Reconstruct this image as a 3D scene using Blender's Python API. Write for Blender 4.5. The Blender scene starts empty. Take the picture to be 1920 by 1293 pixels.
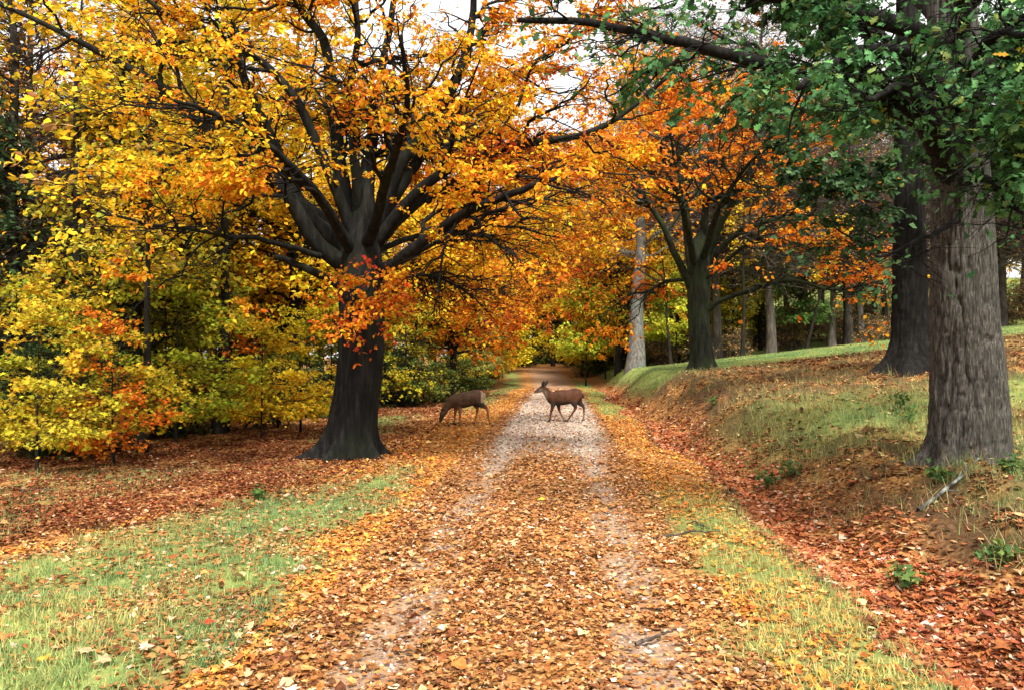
import bpy, math, random
import numpy as np

# ------------------------------------------------------------------ camera, sky, sun, exposure
SC = bpy.context.scene
COL = SC.collection
FPX, CX, CY, HORIZON, CAMH = 1507.0, 960.0, 646.5, 670.0, 1.6      # photograph: 1920 x 1293
PITCH = math.atan((HORIZON - CY) / FPX)
cam = bpy.data.cameras.new('camera')
cam.sensor_width = 36.0
cam.lens = FPX / 1920.0 * 36.0
cam.clip_start, cam.clip_end = 0.1, 2000.0
cam_o = bpy.data.objects.new('camera', cam)
cam_o.location = (0, 0, CAMH)
cam_o.rotation_euler = (math.pi / 2 + PITCH, 0, 0)
COL.objects.link(cam_o)
SC.camera = cam_o

SUN_EL, SUN_AZ = math.radians(55), math.radians(166)               # behind the camera, a little to the right
wd = bpy.data.worlds.new('World')
SC.world = wd
wd.use_nodes = True
wn, wl = wd.node_tree.nodes, wd.node_tree.links
wn.clear()
sky = wn.new('ShaderNodeTexSky')
sky.sky_type = 'NISHITA'
sky.sun_disc = False
sky.sun_elevation = SUN_EL
sky.sun_rotation = SUN_AZ
sky.air_density, sky.dust_density, sky.ozone_density = 1.0, 6.0, 1.0
hs = wn.new('ShaderNodeHueSaturation')
hs.inputs['Saturation'].default_value = 0.12                        # an overcast, near-white sky
bg = wn.new('ShaderNodeBackground')
bg.inputs['Strength'].default_value = 0.15
wo = wn.new('ShaderNodeOutputWorld')
wl.new(sky.outputs[0], hs.inputs['Color'])
cl = wn.new('ShaderNodeMix')                                        # even cloud layer under the sky
cl.data_type = 'RGBA'
cl.inputs[0].default_value = 0.6
cl.inputs[7].default_value = (6.2, 6.1, 6.0, 1)
wl.new(hs.outputs[0], cl.inputs[6])
wl.new(cl.outputs[2], bg.inputs['Color'])
wl.new(bg.outputs[0], wo.inputs['Surface'])

sun = bpy.data.lights.new('sun', 'SUN')
sun.energy = 3.6
sun.angle = math.radians(12)
sun.color = (1.0, 0.94, 0.85)
sun_o = bpy.data.objects.new('sun', sun)
sun_o.rotation_euler = (math.pi / 2 - SUN_EL, 0, math.pi - SUN_AZ)
COL.objects.link(sun_o)

SC.view_settings.view_transform = 'Standard'
SC.view_settings.look = 'None'
SC.view_settings.gamma = 1.0
SC.view_settings.exposure = 1.12
SC.render.engine = 'CYCLES'
cy = SC.cycles
cy.max_bounces, cy.diffuse_bounces, cy.glossy_bounces = 5, 3, 1
cy.transmission_bounces, cy.transparent_max_bounces = 3, 4
cy.caustics_reflective = cy.caustics_refractive = False

# ------------------------------------------------------------------ helpers
rng = np.random.default_rng(11)
random.seed(5)
CA, SA = math.cos(PITCH), math.sin(PITCH)


def at(px, py, d):
    """World point at depth d that the photograph shows at pixel (px, py)."""
    X, Z = (px - CX) / FPX, -(py - CY) / FPX
    s = d / (CA - Z * SA)
    return (X * s, d, CAMH + (SA + Z * CA) * s)


def sstep(a, b, x):
    t = np.clip((x - a) / (b - a), 0, 1)
    return t * t * (3 - 2 * t)


def _h(ix, iy, seed):
    n = (ix.astype(np.int64) * 374761393 + iy.astype(np.int64) * 668265263 + seed * 974711) & 0x7fffffff
    n = ((n ^ (n >> 13)) * 1274126177) & 0x7fffffff
    n = n ^ (n >> 16)
    return (n & 0xffff) / 65535.0


def vnoise(x, y, seed=0):
    x, y = np.asarray(x, float), np.asarray(y, float)
    ix, iy = np.floor(x), np.floor(y)
    fx, fy = x - ix, y - iy
    fx, fy = fx * fx * (3 - 2 * fx), fy * fy * (3 - 2 * fy)
    a, b = _h(ix, iy, seed), _h(ix + 1, iy, seed)
    c, d = _h(ix, iy + 1, seed), _h(ix + 1, iy + 1, seed)
    return (a * (1 - fx) + b * fx) * (1 - fy) + (c * (1 - fx) + d * fx) * fy


def fbm(x, y, seed=0, o=4):
    s, a, t = 0, .5, 0
    for i in range(o):
        s = s + a * vnoise(x * 2 ** i + i * 7.3, y * 2 ** i - i * 3.1, seed + i)
        t += a
        a *= .5
    return s / t


def norm(v):
    return v / np.maximum(np.linalg.norm(v, axis=-1, keepdims=True), 1e-9)


class Acc:
    """Collects vertices, faces of any size and vertex colours for ONE mesh."""
    def __init__(self):
        self.v, self.loops, self.tot, self.c, self.n = [], [], [], [], 0

    def add(self, V, F, C=None):
        V = np.asarray(V, np.float32).reshape(-1, 3)
        F = F if isinstance(F, list) else [F]
        for f in F:
            f = np.asarray(f, np.int64)
            self.loops.append((f + self.n).ravel())
            self.tot.append(np.full(f.shape[0], f.shape[1], np.int32))
        self.v.append(V)
        self.c.append(np.ones((len(V), 3), np.float32) if C is None else np.asarray(C, np.float32).reshape(-1, 3))
        self.n += len(V)

    def mesh(self, name, mat, smooth=True, colour=True):
        V = np.concatenate(self.v)
        L = np.concatenate(self.loops).astype(np.int32)
        T = np.concatenate(self.tot)
        me = bpy.data.meshes.new(name)
        me.vertices.add(len(V))
        me.vertices.foreach_set('co', V.ravel())
        me.loops.add(len(L))
        me.loops.foreach_set('vertex_index', L)
        me.polygons.add(len(T))
        me.polygons.foreach_set('loop_start', np.concatenate([[0], np.cumsum(T)[:-1]]).astype(np.int32))
        me.polygons.foreach_set('use_smooth', np.full(len(T), smooth, bool))
        if colour:
            ca = me.color_attributes.new('tint', 'FLOAT_COLOR', 'POINT')
            C = np.concatenate(self.c)
            ca.data.foreach_set('color', np.concatenate([C, np.ones((len(C), 1), np.float32)], 1).ravel())
        me.update(calc_edges=True)
        me.materials.append(mat)
        return me


def link(name, data, parent=None, loc=None):
    o = bpy.data.objects.new(name, data)
    COL.objects.link(o)
    if parent is not None:
        o.parent = parent
    if loc is not None:
        o.location = loc
    return o


def tag(o, label=None, cat=None, group=None, kind=None):
    for k, v in (('label', label), ('category', cat), ('group', group), ('kind', kind)):
        if v:
            o[k] = v
    return o


def thing(name, label, cat, loc=(0, 0, 0), group=None, rz=0.0):
    o = link(name, None, None, loc)
    o.empty_display_size = .2
    o.rotation_euler = (0, 0, rz)
    return tag(o, label, cat, group)


def copy_tree(o, parent=None):
    c = o.copy()
    COL.objects.link(c)
    c.parent = parent
    for ch in o.children:
        copy_tree(ch, c)
    return c


# ------------------------------------------------------------------ materials
def mat_new(name):
    m = bpy.data.materials.new(name)
    m.use_nodes = True
    nt = m.node_tree
    nt.nodes.clear()
    return m, nt.nodes, nt.links, nt.nodes.new('ShaderNodeOutputMaterial')


def leaf_material(name, transl=.4, rough=.7, spec=.08, jit=.12):
    m, n, l, out = mat_new(name)
    a = n.new('ShaderNodeAttribute'); a.attribute_name = 'tint'
    oi = n.new('ShaderNodeObjectInfo')
    mx = n.new('ShaderNodeMix'); mx.data_type = 'RGBA'; mx.blend_type = 'MULTIPLY'
    mx.inputs[0].default_value = 1.0
    l.new(a.outputs['Color'], mx.inputs[6]); l.new(oi.outputs['Color'], mx.inputs[7])
    geo = n.new('ShaderNodeNewGeometry')
    nz = n.new('ShaderNodeTexNoise'); nz.inputs['Scale'].default_value = 35
    l.new(geo.outputs['Position'], nz.inputs['Vector'])
    mr = n.new('ShaderNodeMapRange')
    mr.inputs[1].default_value, mr.inputs[2].default_value = .3, .7
    mr.inputs[3].default_value, mr.inputs[4].default_value = 1 - jit * 2, 1 + jit
    l.new(nz.outputs[0], mr.inputs[0])
    hv = n.new('ShaderNodeHueSaturation')
    l.new(mr.outputs[0], hv.inputs['Value']); l.new(mx.outputs[2], hv.inputs['Color'])
    p = n.new('ShaderNodeBsdfPrincipled')
    p.inputs['Roughness'].default_value = rough
    p.inputs['Specular IOR Level'].default_value = spec
    t = n.new('ShaderNodeBsdfTranslucent')
    ms = n.new('ShaderNodeMixShader'); ms.inputs[0].default_value = transl
    l.new(hv.outputs[0], p.inputs['Base Color']); l.new(hv.outputs[0], t.inputs['Color'])
    l.new(p.outputs[0], ms.inputs[1]); l.new(t.outputs[0], ms.inputs[2]); l.new(ms.outputs[0], out.inputs['Surface'])
    return m


def bark_material(name, c0, c1, c2, sc=(9, 9, 1.6), bump=.5, moss=None, moss_amt=.0, crack=7.0):
    m, n, l, out = mat_new(name)
    tc = n.new('ShaderNodeTexCoord')
    mp = n.new('ShaderNodeMapping'); mp.inputs['Scale'].default_value = sc
    l.new(tc.outputs['Object'], mp.inputs['Vector'])
    nz = n.new('ShaderNodeTexNoise'); nz.inputs['Scale'].default_value = 1.5; nz.inputs['Detail'].default_value = 8
    nz.inputs['Roughness'].default_value = .65
    l.new(mp.outputs[0], nz.inputs['Vector'])
    cr = n.new('ShaderNodeValToRGB')
    e = cr.color_ramp.elements
    e[0].position, e[0].color = .32, (*c0, 1)
    e[1].position, e[1].color = .68, (*c2, 1)
    k = e.new(.5); k.color = (*c1, 1)
    l.new(nz.outputs[0], cr.inputs[0])
    col = cr.outputs[0]
    if moss:
        n2 = n.new('ShaderNodeTexNoise'); n2.inputs['Scale'].default_value = 1.1; n2.inputs['Detail'].default_value = 5
        l.new(tc.outputs['Object'], n2.inputs['Vector'])
        r2 = n.new('ShaderNodeMapRange')
        r2.inputs[1].default_value, r2.inputs[2].default_value = .45, .7
        r2.inputs[3].default_value, r2.inputs[4].default_value = 0, moss_amt
        l.new(n2.outputs[0], r2.inputs[0])
        mx = n.new('ShaderNodeMix'); mx.data_type = 'RGBA'
        l.new(r2.outputs[0], mx.inputs[0]); l.new(col, mx.inputs[6]); mx.inputs[7].default_value = (*moss, 1)
        col = mx.outputs[2]
    p = n.new('ShaderNodeBsdfPrincipled')
    p.inputs['Roughness'].default_value = .9
    p.inputs['Specular IOR Level'].default_value = .1
    l.new(col, p.inputs['Base Color'])
    vz = n.new('ShaderNodeTexNoise'); vz.inputs['Scale'].default_value = crack; vz.inputs['Detail'].default_value = 6
    l.new(mp.outputs[0], vz.inputs['Vector'])
    bp = n.new('ShaderNodeBump'); bp.inputs['Strength'].default_value = bump; bp.inputs['Distance'].default_value = .03
    l.new(vz.outputs[0], bp.inputs['Height']); l.new(bp.outputs[0], p.inputs['Normal'])
    l.new(p.outputs[0], out.inputs['Surface'])
    return m


def tint_material(name, rough=.7, spec=.2, sc=60, amt=.25, bump=0.0):
    m, n, l, out = mat_new(name)
    a = n.new('ShaderNodeAttribute'); a.attribute_name = 'tint'
    tc = n.new('ShaderNodeTexCoord')
    nz = n.new('ShaderNodeTexNoise'); nz.inputs['Scale'].default_value = sc; nz.inputs['Detail'].default_value = 4
    l.new(tc.outputs['Object'], nz.inputs['Vector'])
    mr = n.new('ShaderNodeMapRange')
    mr.inputs[1].default_value, mr.inputs[2].default_value = .3, .7
    mr.inputs[3].default_value, mr.inputs[4].default_value = 1 - amt, 1 + amt
    l.new(nz.outputs[0], mr.inputs[0])
    hv = n.new('ShaderNodeHueSaturation')
    l.new(mr.outputs[0], hv.inputs['Value']); l.new(a.outputs['Color'], hv.inputs['Color'])
    p = n.new('ShaderNodeBsdfPrincipled')
    p.inputs['Roughness'].default_value = rough
    p.inputs['Specular IOR Level'].default_value = spec
    l.new(hv.outputs[0], p.inputs['Base Color'])
    if bump:
        bp = n.new('ShaderNodeBump'); bp.inputs['Strength'].default_value = bump; bp.inputs['Distance'].default_value = .01
        l.new(nz.outputs[0], bp.inputs['Height']); l.new(bp.outputs[0], p.inputs['Normal'])
    l.new(p.outputs[0], out.inputs['Surface'])
    return m


M_LEAF = leaf_material('autumn_leaf')
M_OAKLEAF = leaf_material('oak_leaf', .3, .6, .15)
M_LITTER = leaf_material('dry_leaf', .12, .8, .05, .2)
M_GRASS = leaf_material('grass_blade', .35, .7, .08, .1)
M_BEECH = bark_material('beech_bark', (.004, .0038, .0035), (.010, .0095, .009), (.026, .025, .022), (7, 7, 1.2), .6, (.016, .02, .01), .5)
M_BEECH2 = bark_material('mossy_beech_bark', (.006, .007, .0045), (.015, .017, .011), (.034, .036, .026), (7, 7, 1.2), .5, (.024, .036, .013), .8)
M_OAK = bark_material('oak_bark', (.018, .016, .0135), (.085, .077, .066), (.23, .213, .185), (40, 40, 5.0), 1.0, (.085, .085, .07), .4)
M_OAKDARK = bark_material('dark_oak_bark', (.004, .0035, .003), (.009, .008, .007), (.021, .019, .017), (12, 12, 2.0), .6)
M_WOOD = bark_material('forest_bark', (.006, .005, .004), (.014, .012, .0095), (.032, .027, .022), (8, 8, 1.4), .4, (.035, .04, .015), .4)
M_GREYWOOD = bark_material('grey_bark', (.045, .04, .035), (.11, .1, .088), (.21, .195, .175), (7, 7, 3.0), .5, (.10, .14, .12), .6)
M_PALE = bark_material('pale_bark', (.07, .06, .05), (.13, .118, .1), (.22, .2, .175), (7, 7, 2.0), .3)
M_TWIG = bark_material('twiggy_bark', (.03, .025, .02), (.075, .063, .052), (.15, .13, .11), (8, 8, 1.4), .4)
M_BIRCH = bark_material('birch_bark', (.05, .05, .05), (.25, .25, .24), (.42, .42, .41), (5, 5, 9), .3)
M_DEER = tint_material('deer_coat', .75, .2, 45, .22, .3)
M_HORN = tint_material('hoof_and_eye', .4, .4, 40, .1)
M_STICK = tint_material('dead_wood', .8, .2, 30, .5, .5)

# ------------------------------------------------------------------ terrain
def xc(d):
    d = np.asarray(d, float)
    return .06 * d - .25 - .0025 * np.maximum(d - 42, 0) ** 2 * np.where(d > 110, 0, 1) - np.where(d > 110, 11.56, 0)


def wander(d):
    return .75 * (vnoise(d * .33, d * 0 + 4.2, 17) - .5) + .35 * (vnoise(d * 1.1, d * 0 + 1.7, 18) - .5)


def height(x, d, fine=True):
    x, d = np.asarray(x, float), np.asarray(d, float)
    u = x - xc(np.clip(d, -20, 100))
    u = np.where(u > 1.2, u + sstep(1.2, 2.4, u) * wander(d), u)
    z = -.22 * np.exp(-((d - 47) / 5.0) ** 2) + 1.05 * sstep(49, 74, d) + .9 * sstep(74, 120, d)
    z = z - .022 * np.clip(-u - 2.2, 0, 22)
    z = z + .13 * np.clip(d - 52, 0, 60) * sstep(6, 16, u)
    bank = np.clip(.45 + .045 * (d - 9), .22, 1.15)
    bank = bank * (1 - .75 * sstep(44, 66, d))
    z = z - .19 * np.exp(-((u - 2.65) / .5) ** 2) * (1 - sstep(40, 55, d))
    z = z + bank * sstep(2.7, 4.5, u) + .11 * np.clip(u - 4.8, 0, 26)
    if fine:
        z = z + .05 * (fbm(x * .7, d * .7, 3, 3) - .5) + .4 * (fbm(x * 1.7, d * 1.7, 13, 4) - .5) * sstep(2.4, 3.4, u) * (1 - sstep(20, 26, d)) + .06 * (fbm(x * 2.3, d * 2.3, 9, 3) - .5) * sstep(1.6, 3.2, np.abs(u))
        tr = np.exp(-((np.abs(u) - .72) / .22) ** 2)
        z = z - .028 * tr * (1 - sstep(30, 45, d))
    return z


def cover(x, d):
    """litter, grass, gravel weights (0..1) of the ground."""
    x, d = np.asarray(x, float), np.asarray(d, float)
    u = x - xc(np.clip(d, -20, 100))
    u = np.where(u > 1.2, u + sstep(1.2, 2.4, u) * wander(d), u)
    n1, n2, n3 = fbm(x * .55, d * .4, 21), fbm(x * 1.7, d * 1.3, 31), fbm(x * 4.5, d * 3.2, 41, 3)
    on = 1 - sstep(1.15, 1.55, np.abs(u) + (n2 - .5) * .7)
    track = np.exp(-((np.abs(u + .12 * (n1 - .5)) - .74) / .21) ** 2) * (1 - sstep(38, 44, d))
    bare = np.clip(track * (.75 + 1.4 * (n2 - .5)) + .9 * sstep(11, 18, d) * (1 - sstep(36, 41, d)) * (1 - sstep(.8, 1.3, np.abs(u - .1))), 0, 1)
    bare = np.maximum(bare, .4 * sstep(42, 48, d) * (1 - sstep(60, 68, d)) * (1 - sstep(.9, 1.5, np.abs(u))))
    bare = bare * sstep(.36, .52, n3 * .55 + n1 * .45 + .10 * sstep(7, 14, d) + .06 * sstep(14, 18, d))
    bare = np.maximum(bare * (1 - .5 * (1 - sstep(9, 14, d))), .45 * track * sstep(.36, .5, n3 * .6 + n2 * .4) * (1 - sstep(12, 16, d)))
    gravel = on * bare
    # left of the path
    edge = -5.7 + .07 * (d - 10.5)                                     # the dark litter under the trees begins here
    lawn_l = sstep(1.1, -1.3, d - (6.9 + 2.4 * (x + 3.66)) + (n1 - .5) * 5.5 + (n3 - .5) * 1.5) * sstep(1.4, 2.1, -u + (n2 - .5) * 1.2)
    g = lawn_l * (.68 + .38 * sstep(.38, .58, n2 * .6 + n1 * .4))
    g = np.maximum(g, .8 * np.exp(-((u + 2.6) / .55) ** 2) * sstep(21, 30, d) * sstep(.35, .5, n2 + .1))
    g = np.maximum(g, .7 * np.exp(-((u + 4.3) / .6) ** 2) * sstep(15, 17, d) * (1 - sstep(22, 24, d)))
    g = np.maximum(g, .22 * sstep(.5, .62, n1) * sstep(2.0, 3, -u) * (1 - sstep(11.5, 13, d)))
    # right of the path
    verge = sstep(1.05, 1.5, u + (n2 - .5) * .5) * (1 - sstep(2.05, 2.4, u + (n3 - .5) * .5))
    g = np.maximum(g, verge * (1 - sstep(8, 11, d)) * (.75 + .4 * (n2 - .5)))
    g = np.maximum(g, verge * sstep(20, 24, d) * (1 - sstep(50, 56, d)))
    bankg = sstep(3.4, 4.6, u + (n1 - .5) * 2.2) * sstep(.42, .56, n2 * .5 + n1 * .5 + .05)
    bankg = bankg * (1 - .85 * sstep(14.5, 17, d + (n1 - .5) * 3)) * (1 - .8 * np.exp(-(((u - 3.9) / 1.1) ** 2 + ((d - 8.5) / 2.2) ** 2)))
    g = np.maximum(g, bankg * .55)
    g = np.maximum(g, .9 * np.exp(-(((u - 4.9) / 1.5) ** 2 + ((d - 13) / 2.6) ** 2)))
    lawn = sstep(24.5, 29, d - .2 * np.clip(u - 6, -3, 12) + (n1 - .5) * 4) * sstep(2.9, 4.0, u)
    lawn = np.maximum(lawn, sstep(11, 13, d) * (1 - sstep(14.5, 17, d + (n1 - .5) * 3)) * sstep(5.6, 7.2, u) * .8)
    g = np.maximum(g, lawn)
    g = np.clip(g, 0, 1) * (1 - on * .93)
    lit = np.clip(1 - .93 * g, 0, 1) * (1 - .8 * gravel)
    lit = lit * (1 - .93 * lawn)
    lit = lit * (1 - .9 * sstep(2.9, 3.6, u) * sstep(.4, .55, n3 * .6 + n2 * .4))
    return np.clip(lit, 0, 1), g, np.clip(gravel, 0, 1), u, lawn


def build_ground():
    ys = np.concatenate([np.linspace(-40, 1, 24), 1 + np.cumsum(np.linspace(.07, .5, 190)), ])
    ys = np.concatenate([ys, ys[-1] + np.cumsum(np.linspace(.6, 22, 50))])
    xp = np.concatenate([np.linspace(0, 9, 96), 9 + np.cumsum(np.linspace(.12, 1.2, 50))])
    xp = np.concatenate([xp, xp[-1] + np.cumsum(np.linspace(2, 40, 22))])
    xs = np.concatenate([-xp[:0:-1], xp]) + .6
    X, Y = np.meshgrid(xs, ys)
    Z = height(X, Y)
    lit, g, gr, u, lawn = cover(X, Y)
    V = np.stack([X, Y, Z], -1).reshape(-1, 3)
    nx, ny = len(xs), len(ys)
    i = (np.arange(ny - 1)[:, None] * nx + np.arange(nx - 1)[None]).ravel()
    F = np.stack([i, i + 1, i + nx + 1, i + nx], 1)
    a = Acc()
    a.add(V, F, np.stack([lit, g, gr], -1).reshape(-1, 3))
    m, n, l, out = mat_new('forest_floor')
    at_ = n.new('ShaderNodeAttribute'); at_.attribute_name = 'tint'
    sep = n.new('ShaderNodeSeparateColor'); l.new(at_.outputs['Color'], sep.inputs[0])
    tc = n.new('ShaderNodeTexCoord')

    def ramp(src, stops):
        r = n.new('ShaderNodeValToRGB'); e = r.color_ramp.elements
        e[0].position, e[0].color = stops[0][0], (*stops[0][1], 1)
        e[1].position, e[1].color = stops[-1][0], (*stops[-1][1], 1)
        for p_, c_ in stops[1:-1]:
            k = e.new(p_); k.color = (*c_, 1)
        l.new(src, r.inputs[0]); return r.outputs[0]

    def noise(sc, det=5, ro=.6):
        z = n.new('ShaderNodeTexNoise'); z.inputs['Scale'].default_value = sc; z.inputs['Detail'].default_value = det
        z.inputs['Roughness'].default_value = ro
        l.new(tc.outputs['Object'], z.inputs['Vector']); return z.outputs[0]

    def mix(f, a_, b_):
        x = n.new('ShaderNodeMix'); x.data_type = 'RGBA'
        l.new(f, x.inputs[0]); l.new(a_, x.inputs[6]); l.new(b_, x.inputs[7]); return x.outputs[2]
    soil = ramp(noise(9), [(.3, (.025, .015, .01)), (.7, (.085, .05, .028))])
    vo = n.new('ShaderNodeTexVoronoi'); vo.inputs['Scale'].default_value = 34
    l.new(tc.outputs['Object'], vo.inputs['Vector'])
    sv = n.new('ShaderNodeSeparateColor'); l.new(vo.outputs['Color'], sv.inputs[0])
    litc = ramp(sv.outputs[0], [(0, (.09, .036, .014)), (.3, (.22, .09, .028)), (.6, (.34, .15, .045)), (.85, (.42, .21, .07)), (1, (.5, .3, .13))])
    grs = ramp(noise(5, 8, .7), [(.3, (.06, .1, .025)), (.5, (.17, .22, .06)), (.7, (.34, .33, .11))])
    grv = ramp(noise(34, 10, .85), [(.3, (.09, .062, .045)), (.5, (.34, .265, .205)), (.7, (.58, .48, .385))])
    c = mix(sep.outputs[0], soil, litc)
    c = mix(sep.outputs[1], c, grs)
    c = mix(sep.outputs[2], c, grv)
    p = n.new('ShaderNodeBsdfPrincipled'); p.inputs['Roughness'].default_value = .9
    p.inputs['Specular IOR Level'].default_value = .04
    l.new(c, p.inputs['Base Color'])
    bp = n.new('ShaderNodeBump'); bp.inputs['Strength'].default_value = .7; bp.inputs['Distance'].default_value = .03
    l.new(noise(22, 6, .7), bp.inputs['Height']); l.new(bp.outputs[0], p.inputs['Normal'])
    l.new(p.outputs[0], out.inputs['Surface'])
    o = link('ground', a.mesh('ground', m))
    tag(o, kind='structure')


build_ground()

# ------------------------------------------------------------------ leaves and branches
def T(v, f):
    return np.array(v, float), [np.array(f_) for f_ in f]


OVAL = T([(0, 0, 0), (.27, .28, .05), (.27, .62, .04), (0, 1, -.1), (-.27, .62, .04), (-.27, .28, .05)],
         [[(0, 1, 2, 3), (0, 3, 4, 5)]])
QUAD = T([(0, 0, 0), (.34, .45, .05), (0, 1, -.06), (-.34, .45, .05)], [[(0, 1, 2, 3)]])
_oak = [(0, 0), (.2, .2), (.1, .31), (.33, .44), (.15, .54), (.37, .72), (.17, .8), (0, 1)]
_oak = _oak + [(-x, y) for x, y in _oak[-2:0:-1]]
OAKL = T([(x, y, .25 * abs(x) - .12 * y * y) for x, y in _oak],
         [[(0, 2, 4, 6, 7, 8, 10, 12)], [(0, 1, 2), (2, 3, 4), (4, 5, 6), (8, 9, 10), (10, 11, 12), (12, 13, 0)]])
_map = [(0, 0), (.12, .22), (.42, .1), (.34, .34), (.6, .55), (.28, .58), (.2, .74)]
_map = _map + [(0, 1.05)] + [(-x, y) for x, y in _map[:0:-1]]
MAPLE = T([(x, y, .12 * abs(x) - .1 * y * y) for x, y in _map], [[tuple(range(14))]])
MAPLE5 = T([(0, 0, 0), (.42, .12, .07), (.26, .36, 0), (.5, .62, .06), (.14, .62, -.03), (0, 1.02, -.1), (-.14, .62, -.03), (-.5, .62, .06), (-.26, .36, 0), (-.42, .12, .07)],
           [[(0, 2, 4, 6, 8)], [(0, 1, 2), (2, 3, 4), (4, 5, 6), (6, 7, 8), (8, 9, 0)]])
BLADE = T([(-.5, 0, 0), (.5, 0, 0), (.38, .55, .1), (-.38, .55, .1), (0, 1, .38)], [[(0, 1, 2, 3)], [(3, 2, 4)]])
TRI = T([(-.5, 0, 0), (.5, 0, 0), (0, 1, .2)], [[(0, 1, 2)]])


def put(acc, tpl, pos, axis, nrm, size, width, col, curl=1.0):
    """Adds one leaf per row of pos."""
    if len(pos) == 0:
        return
    P, F = tpl
    axis = norm(axis)
    nrm = norm(nrm - axis * np.sum(nrm * axis, -1, keepdims=True))
    side = np.cross(axis, nrm)
    size = np.broadcast_to(np.asarray(size, float), (len(pos),))[:, None, None]
    width = np.broadcast_to(np.asarray(width, float), (len(pos),))[:, None, None]
    curl = np.broadcast_to(np.asarray(curl, float), (len(pos),))[:, None, None]
    V = pos[:, None] + size * (P[None, :, :1] * width * side[:, None] + P[None, :, 1:2] * axis[:, None] + P[None, :, 2:] * curl * nrm[:, None])
    k = len(P)
    off = (np.arange(len(pos)) * k)[:, None, None]
    acc.add(V, [(f[None] + off).reshape(-1, f.shape[1]) for f in F], np.repeat(col, k, 0))


def pick(palette, n, bias=None, jit=.14):
    """n leaf colours from [(weight, rgb), ...]; bias (n,) shifts the choice along the list."""
    w = np.array([p[0] for p in palette], float)
    c = np.array([p[1] for p in palette], float)
    cum = np.cumsum(w) / w.sum()
    r = rng.random(n)
    if bias is not None:
        r = np.clip(.45 * r + .55 * bias + rng.normal(0, .08, n), 0, .9999)
    i = np.searchsorted(cum, r)
    out = c[np.clip(i, 0, len(c) - 1)]
    out = out * rng.normal(1, jit, (n, 1)) * rng.normal(1, jit * .45, (n, 3))
    return np.clip(out, .004, .92)


def resample(pts, K):
    """Catmull-Rom through control points."""
    p = np.array(pts, float)
    p = np.concatenate([[2 * p[0] - p[1]], p, [2 * p[-1] - p[-2]]])
    n = len(p) - 3
    out = []
    for s in np.linspace(0, n - 1e-6, K):
        i = int(s); t = s - i
        a, b, c, d = p[i:i + 4]
        out.append(.5 * (2 * b + (c - a) * t + (2 * a - 5 * b + 4 * c - d) * t * t + (3 * b - a - 3 * c + d) * t ** 3))
    return np.array(out)


def tubes(P, Rr, S):
    n, K = Rr.shape
    Tn = norm(np.gradient(P, axis=1))
    mean = norm(Tn.mean(1))
    ref = np.where(np.abs(mean[:, 2:]) < .8, np.array([[0, 0, 1.]]), np.array([[1., 0, 0]]))[:, None]
    B = norm(np.cross(Tn, np.broadcast_to(ref, Tn.shape)))
    N = np.cross(B, Tn)
    th = np.linspace(0, 2 * math.pi, S, endpoint=False)
    V = P[:, :, None] + Rr[:, :, None, None] * (np.cos(th)[None, None, :, None] * B[:, :, None] + np.sin(th)[None, None, :, None] * N[:, :, None])
    b = (np.arange(n)[:, None, None] * K + np.arange(K - 1)[None, :, None]) * S
    j = np.arange(S)[None, None]
    j2 = (j + 1) % S
    F = np.stack([b + j, b + j2, b + S + j2, b + S + j], -1).reshape(-1, 4)
    return V.reshape(-1, 3), F


def spawn(P, Rr, root, n, tmin, tmax, L, ang, K, up=.1, flat=1.0, droop=0.0, wig=.07, rfac=.5, rmax=.1, rmin=.004, lenexp=.5, taper=.25):
    ln = np.linalg.norm(np.diff(P, axis=1), axis=-1).sum(1)
    idx = rng.choice(len(P), n, p=ln / ln.sum())
    t = rng.uniform(tmin, tmax, n)
    Kp = P.shape[1]
    k = t * (Kp - 1)
    i = np.minimum(k.astype(int), Kp - 2)
    f = (k - i)[:, None]
    p0 = P[idx, i] * (1 - f) + P[idx, i + 1] * f
    tan = norm(P[idx, i + 1] - P[idx, i])
    r0 = Rr[idx, i] * (1 - f[:, 0]) + Rr[idx, i + 1] * f[:, 0]
    rv = rng.normal(size=(n, 3))
    perp = norm(rv - tan * np.sum(rv * tan, -1, keepdims=True))
    a = rng.normal(ang, .2, n)[:, None]
    dr = tan * np.cos(a) + perp * np.sin(a)
    dr[:, 2] = dr[:, 2] * flat + up
    dr = norm(dr)
    ll = (L * rng.uniform(.55, 1.3, n) * (1 - lenexp * t))[:, None, None]
    s = np.linspace(0, 1, K)[None, :, None]
    w = np.cumsum(rng.normal(size=(n, K, 3)), 1) * wig * ll / math.sqrt(K)
    w -= w[:, :1]
    Q = p0[:, None] + dr[:, None] * s * ll + w
    Q[:, :, 2] -= droop * ll[:, :, 0] * s[:, :, 0] ** 2
    rs = np.clip(np.minimum(r0 * rfac, ll[:, 0, 0] * .022), rmin, rmax)
    RR = rs[:, None] * (1 - (1 - taper) * np.linspace(0, 1, K)[None])
    return Q, RR, root[idx]


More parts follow.
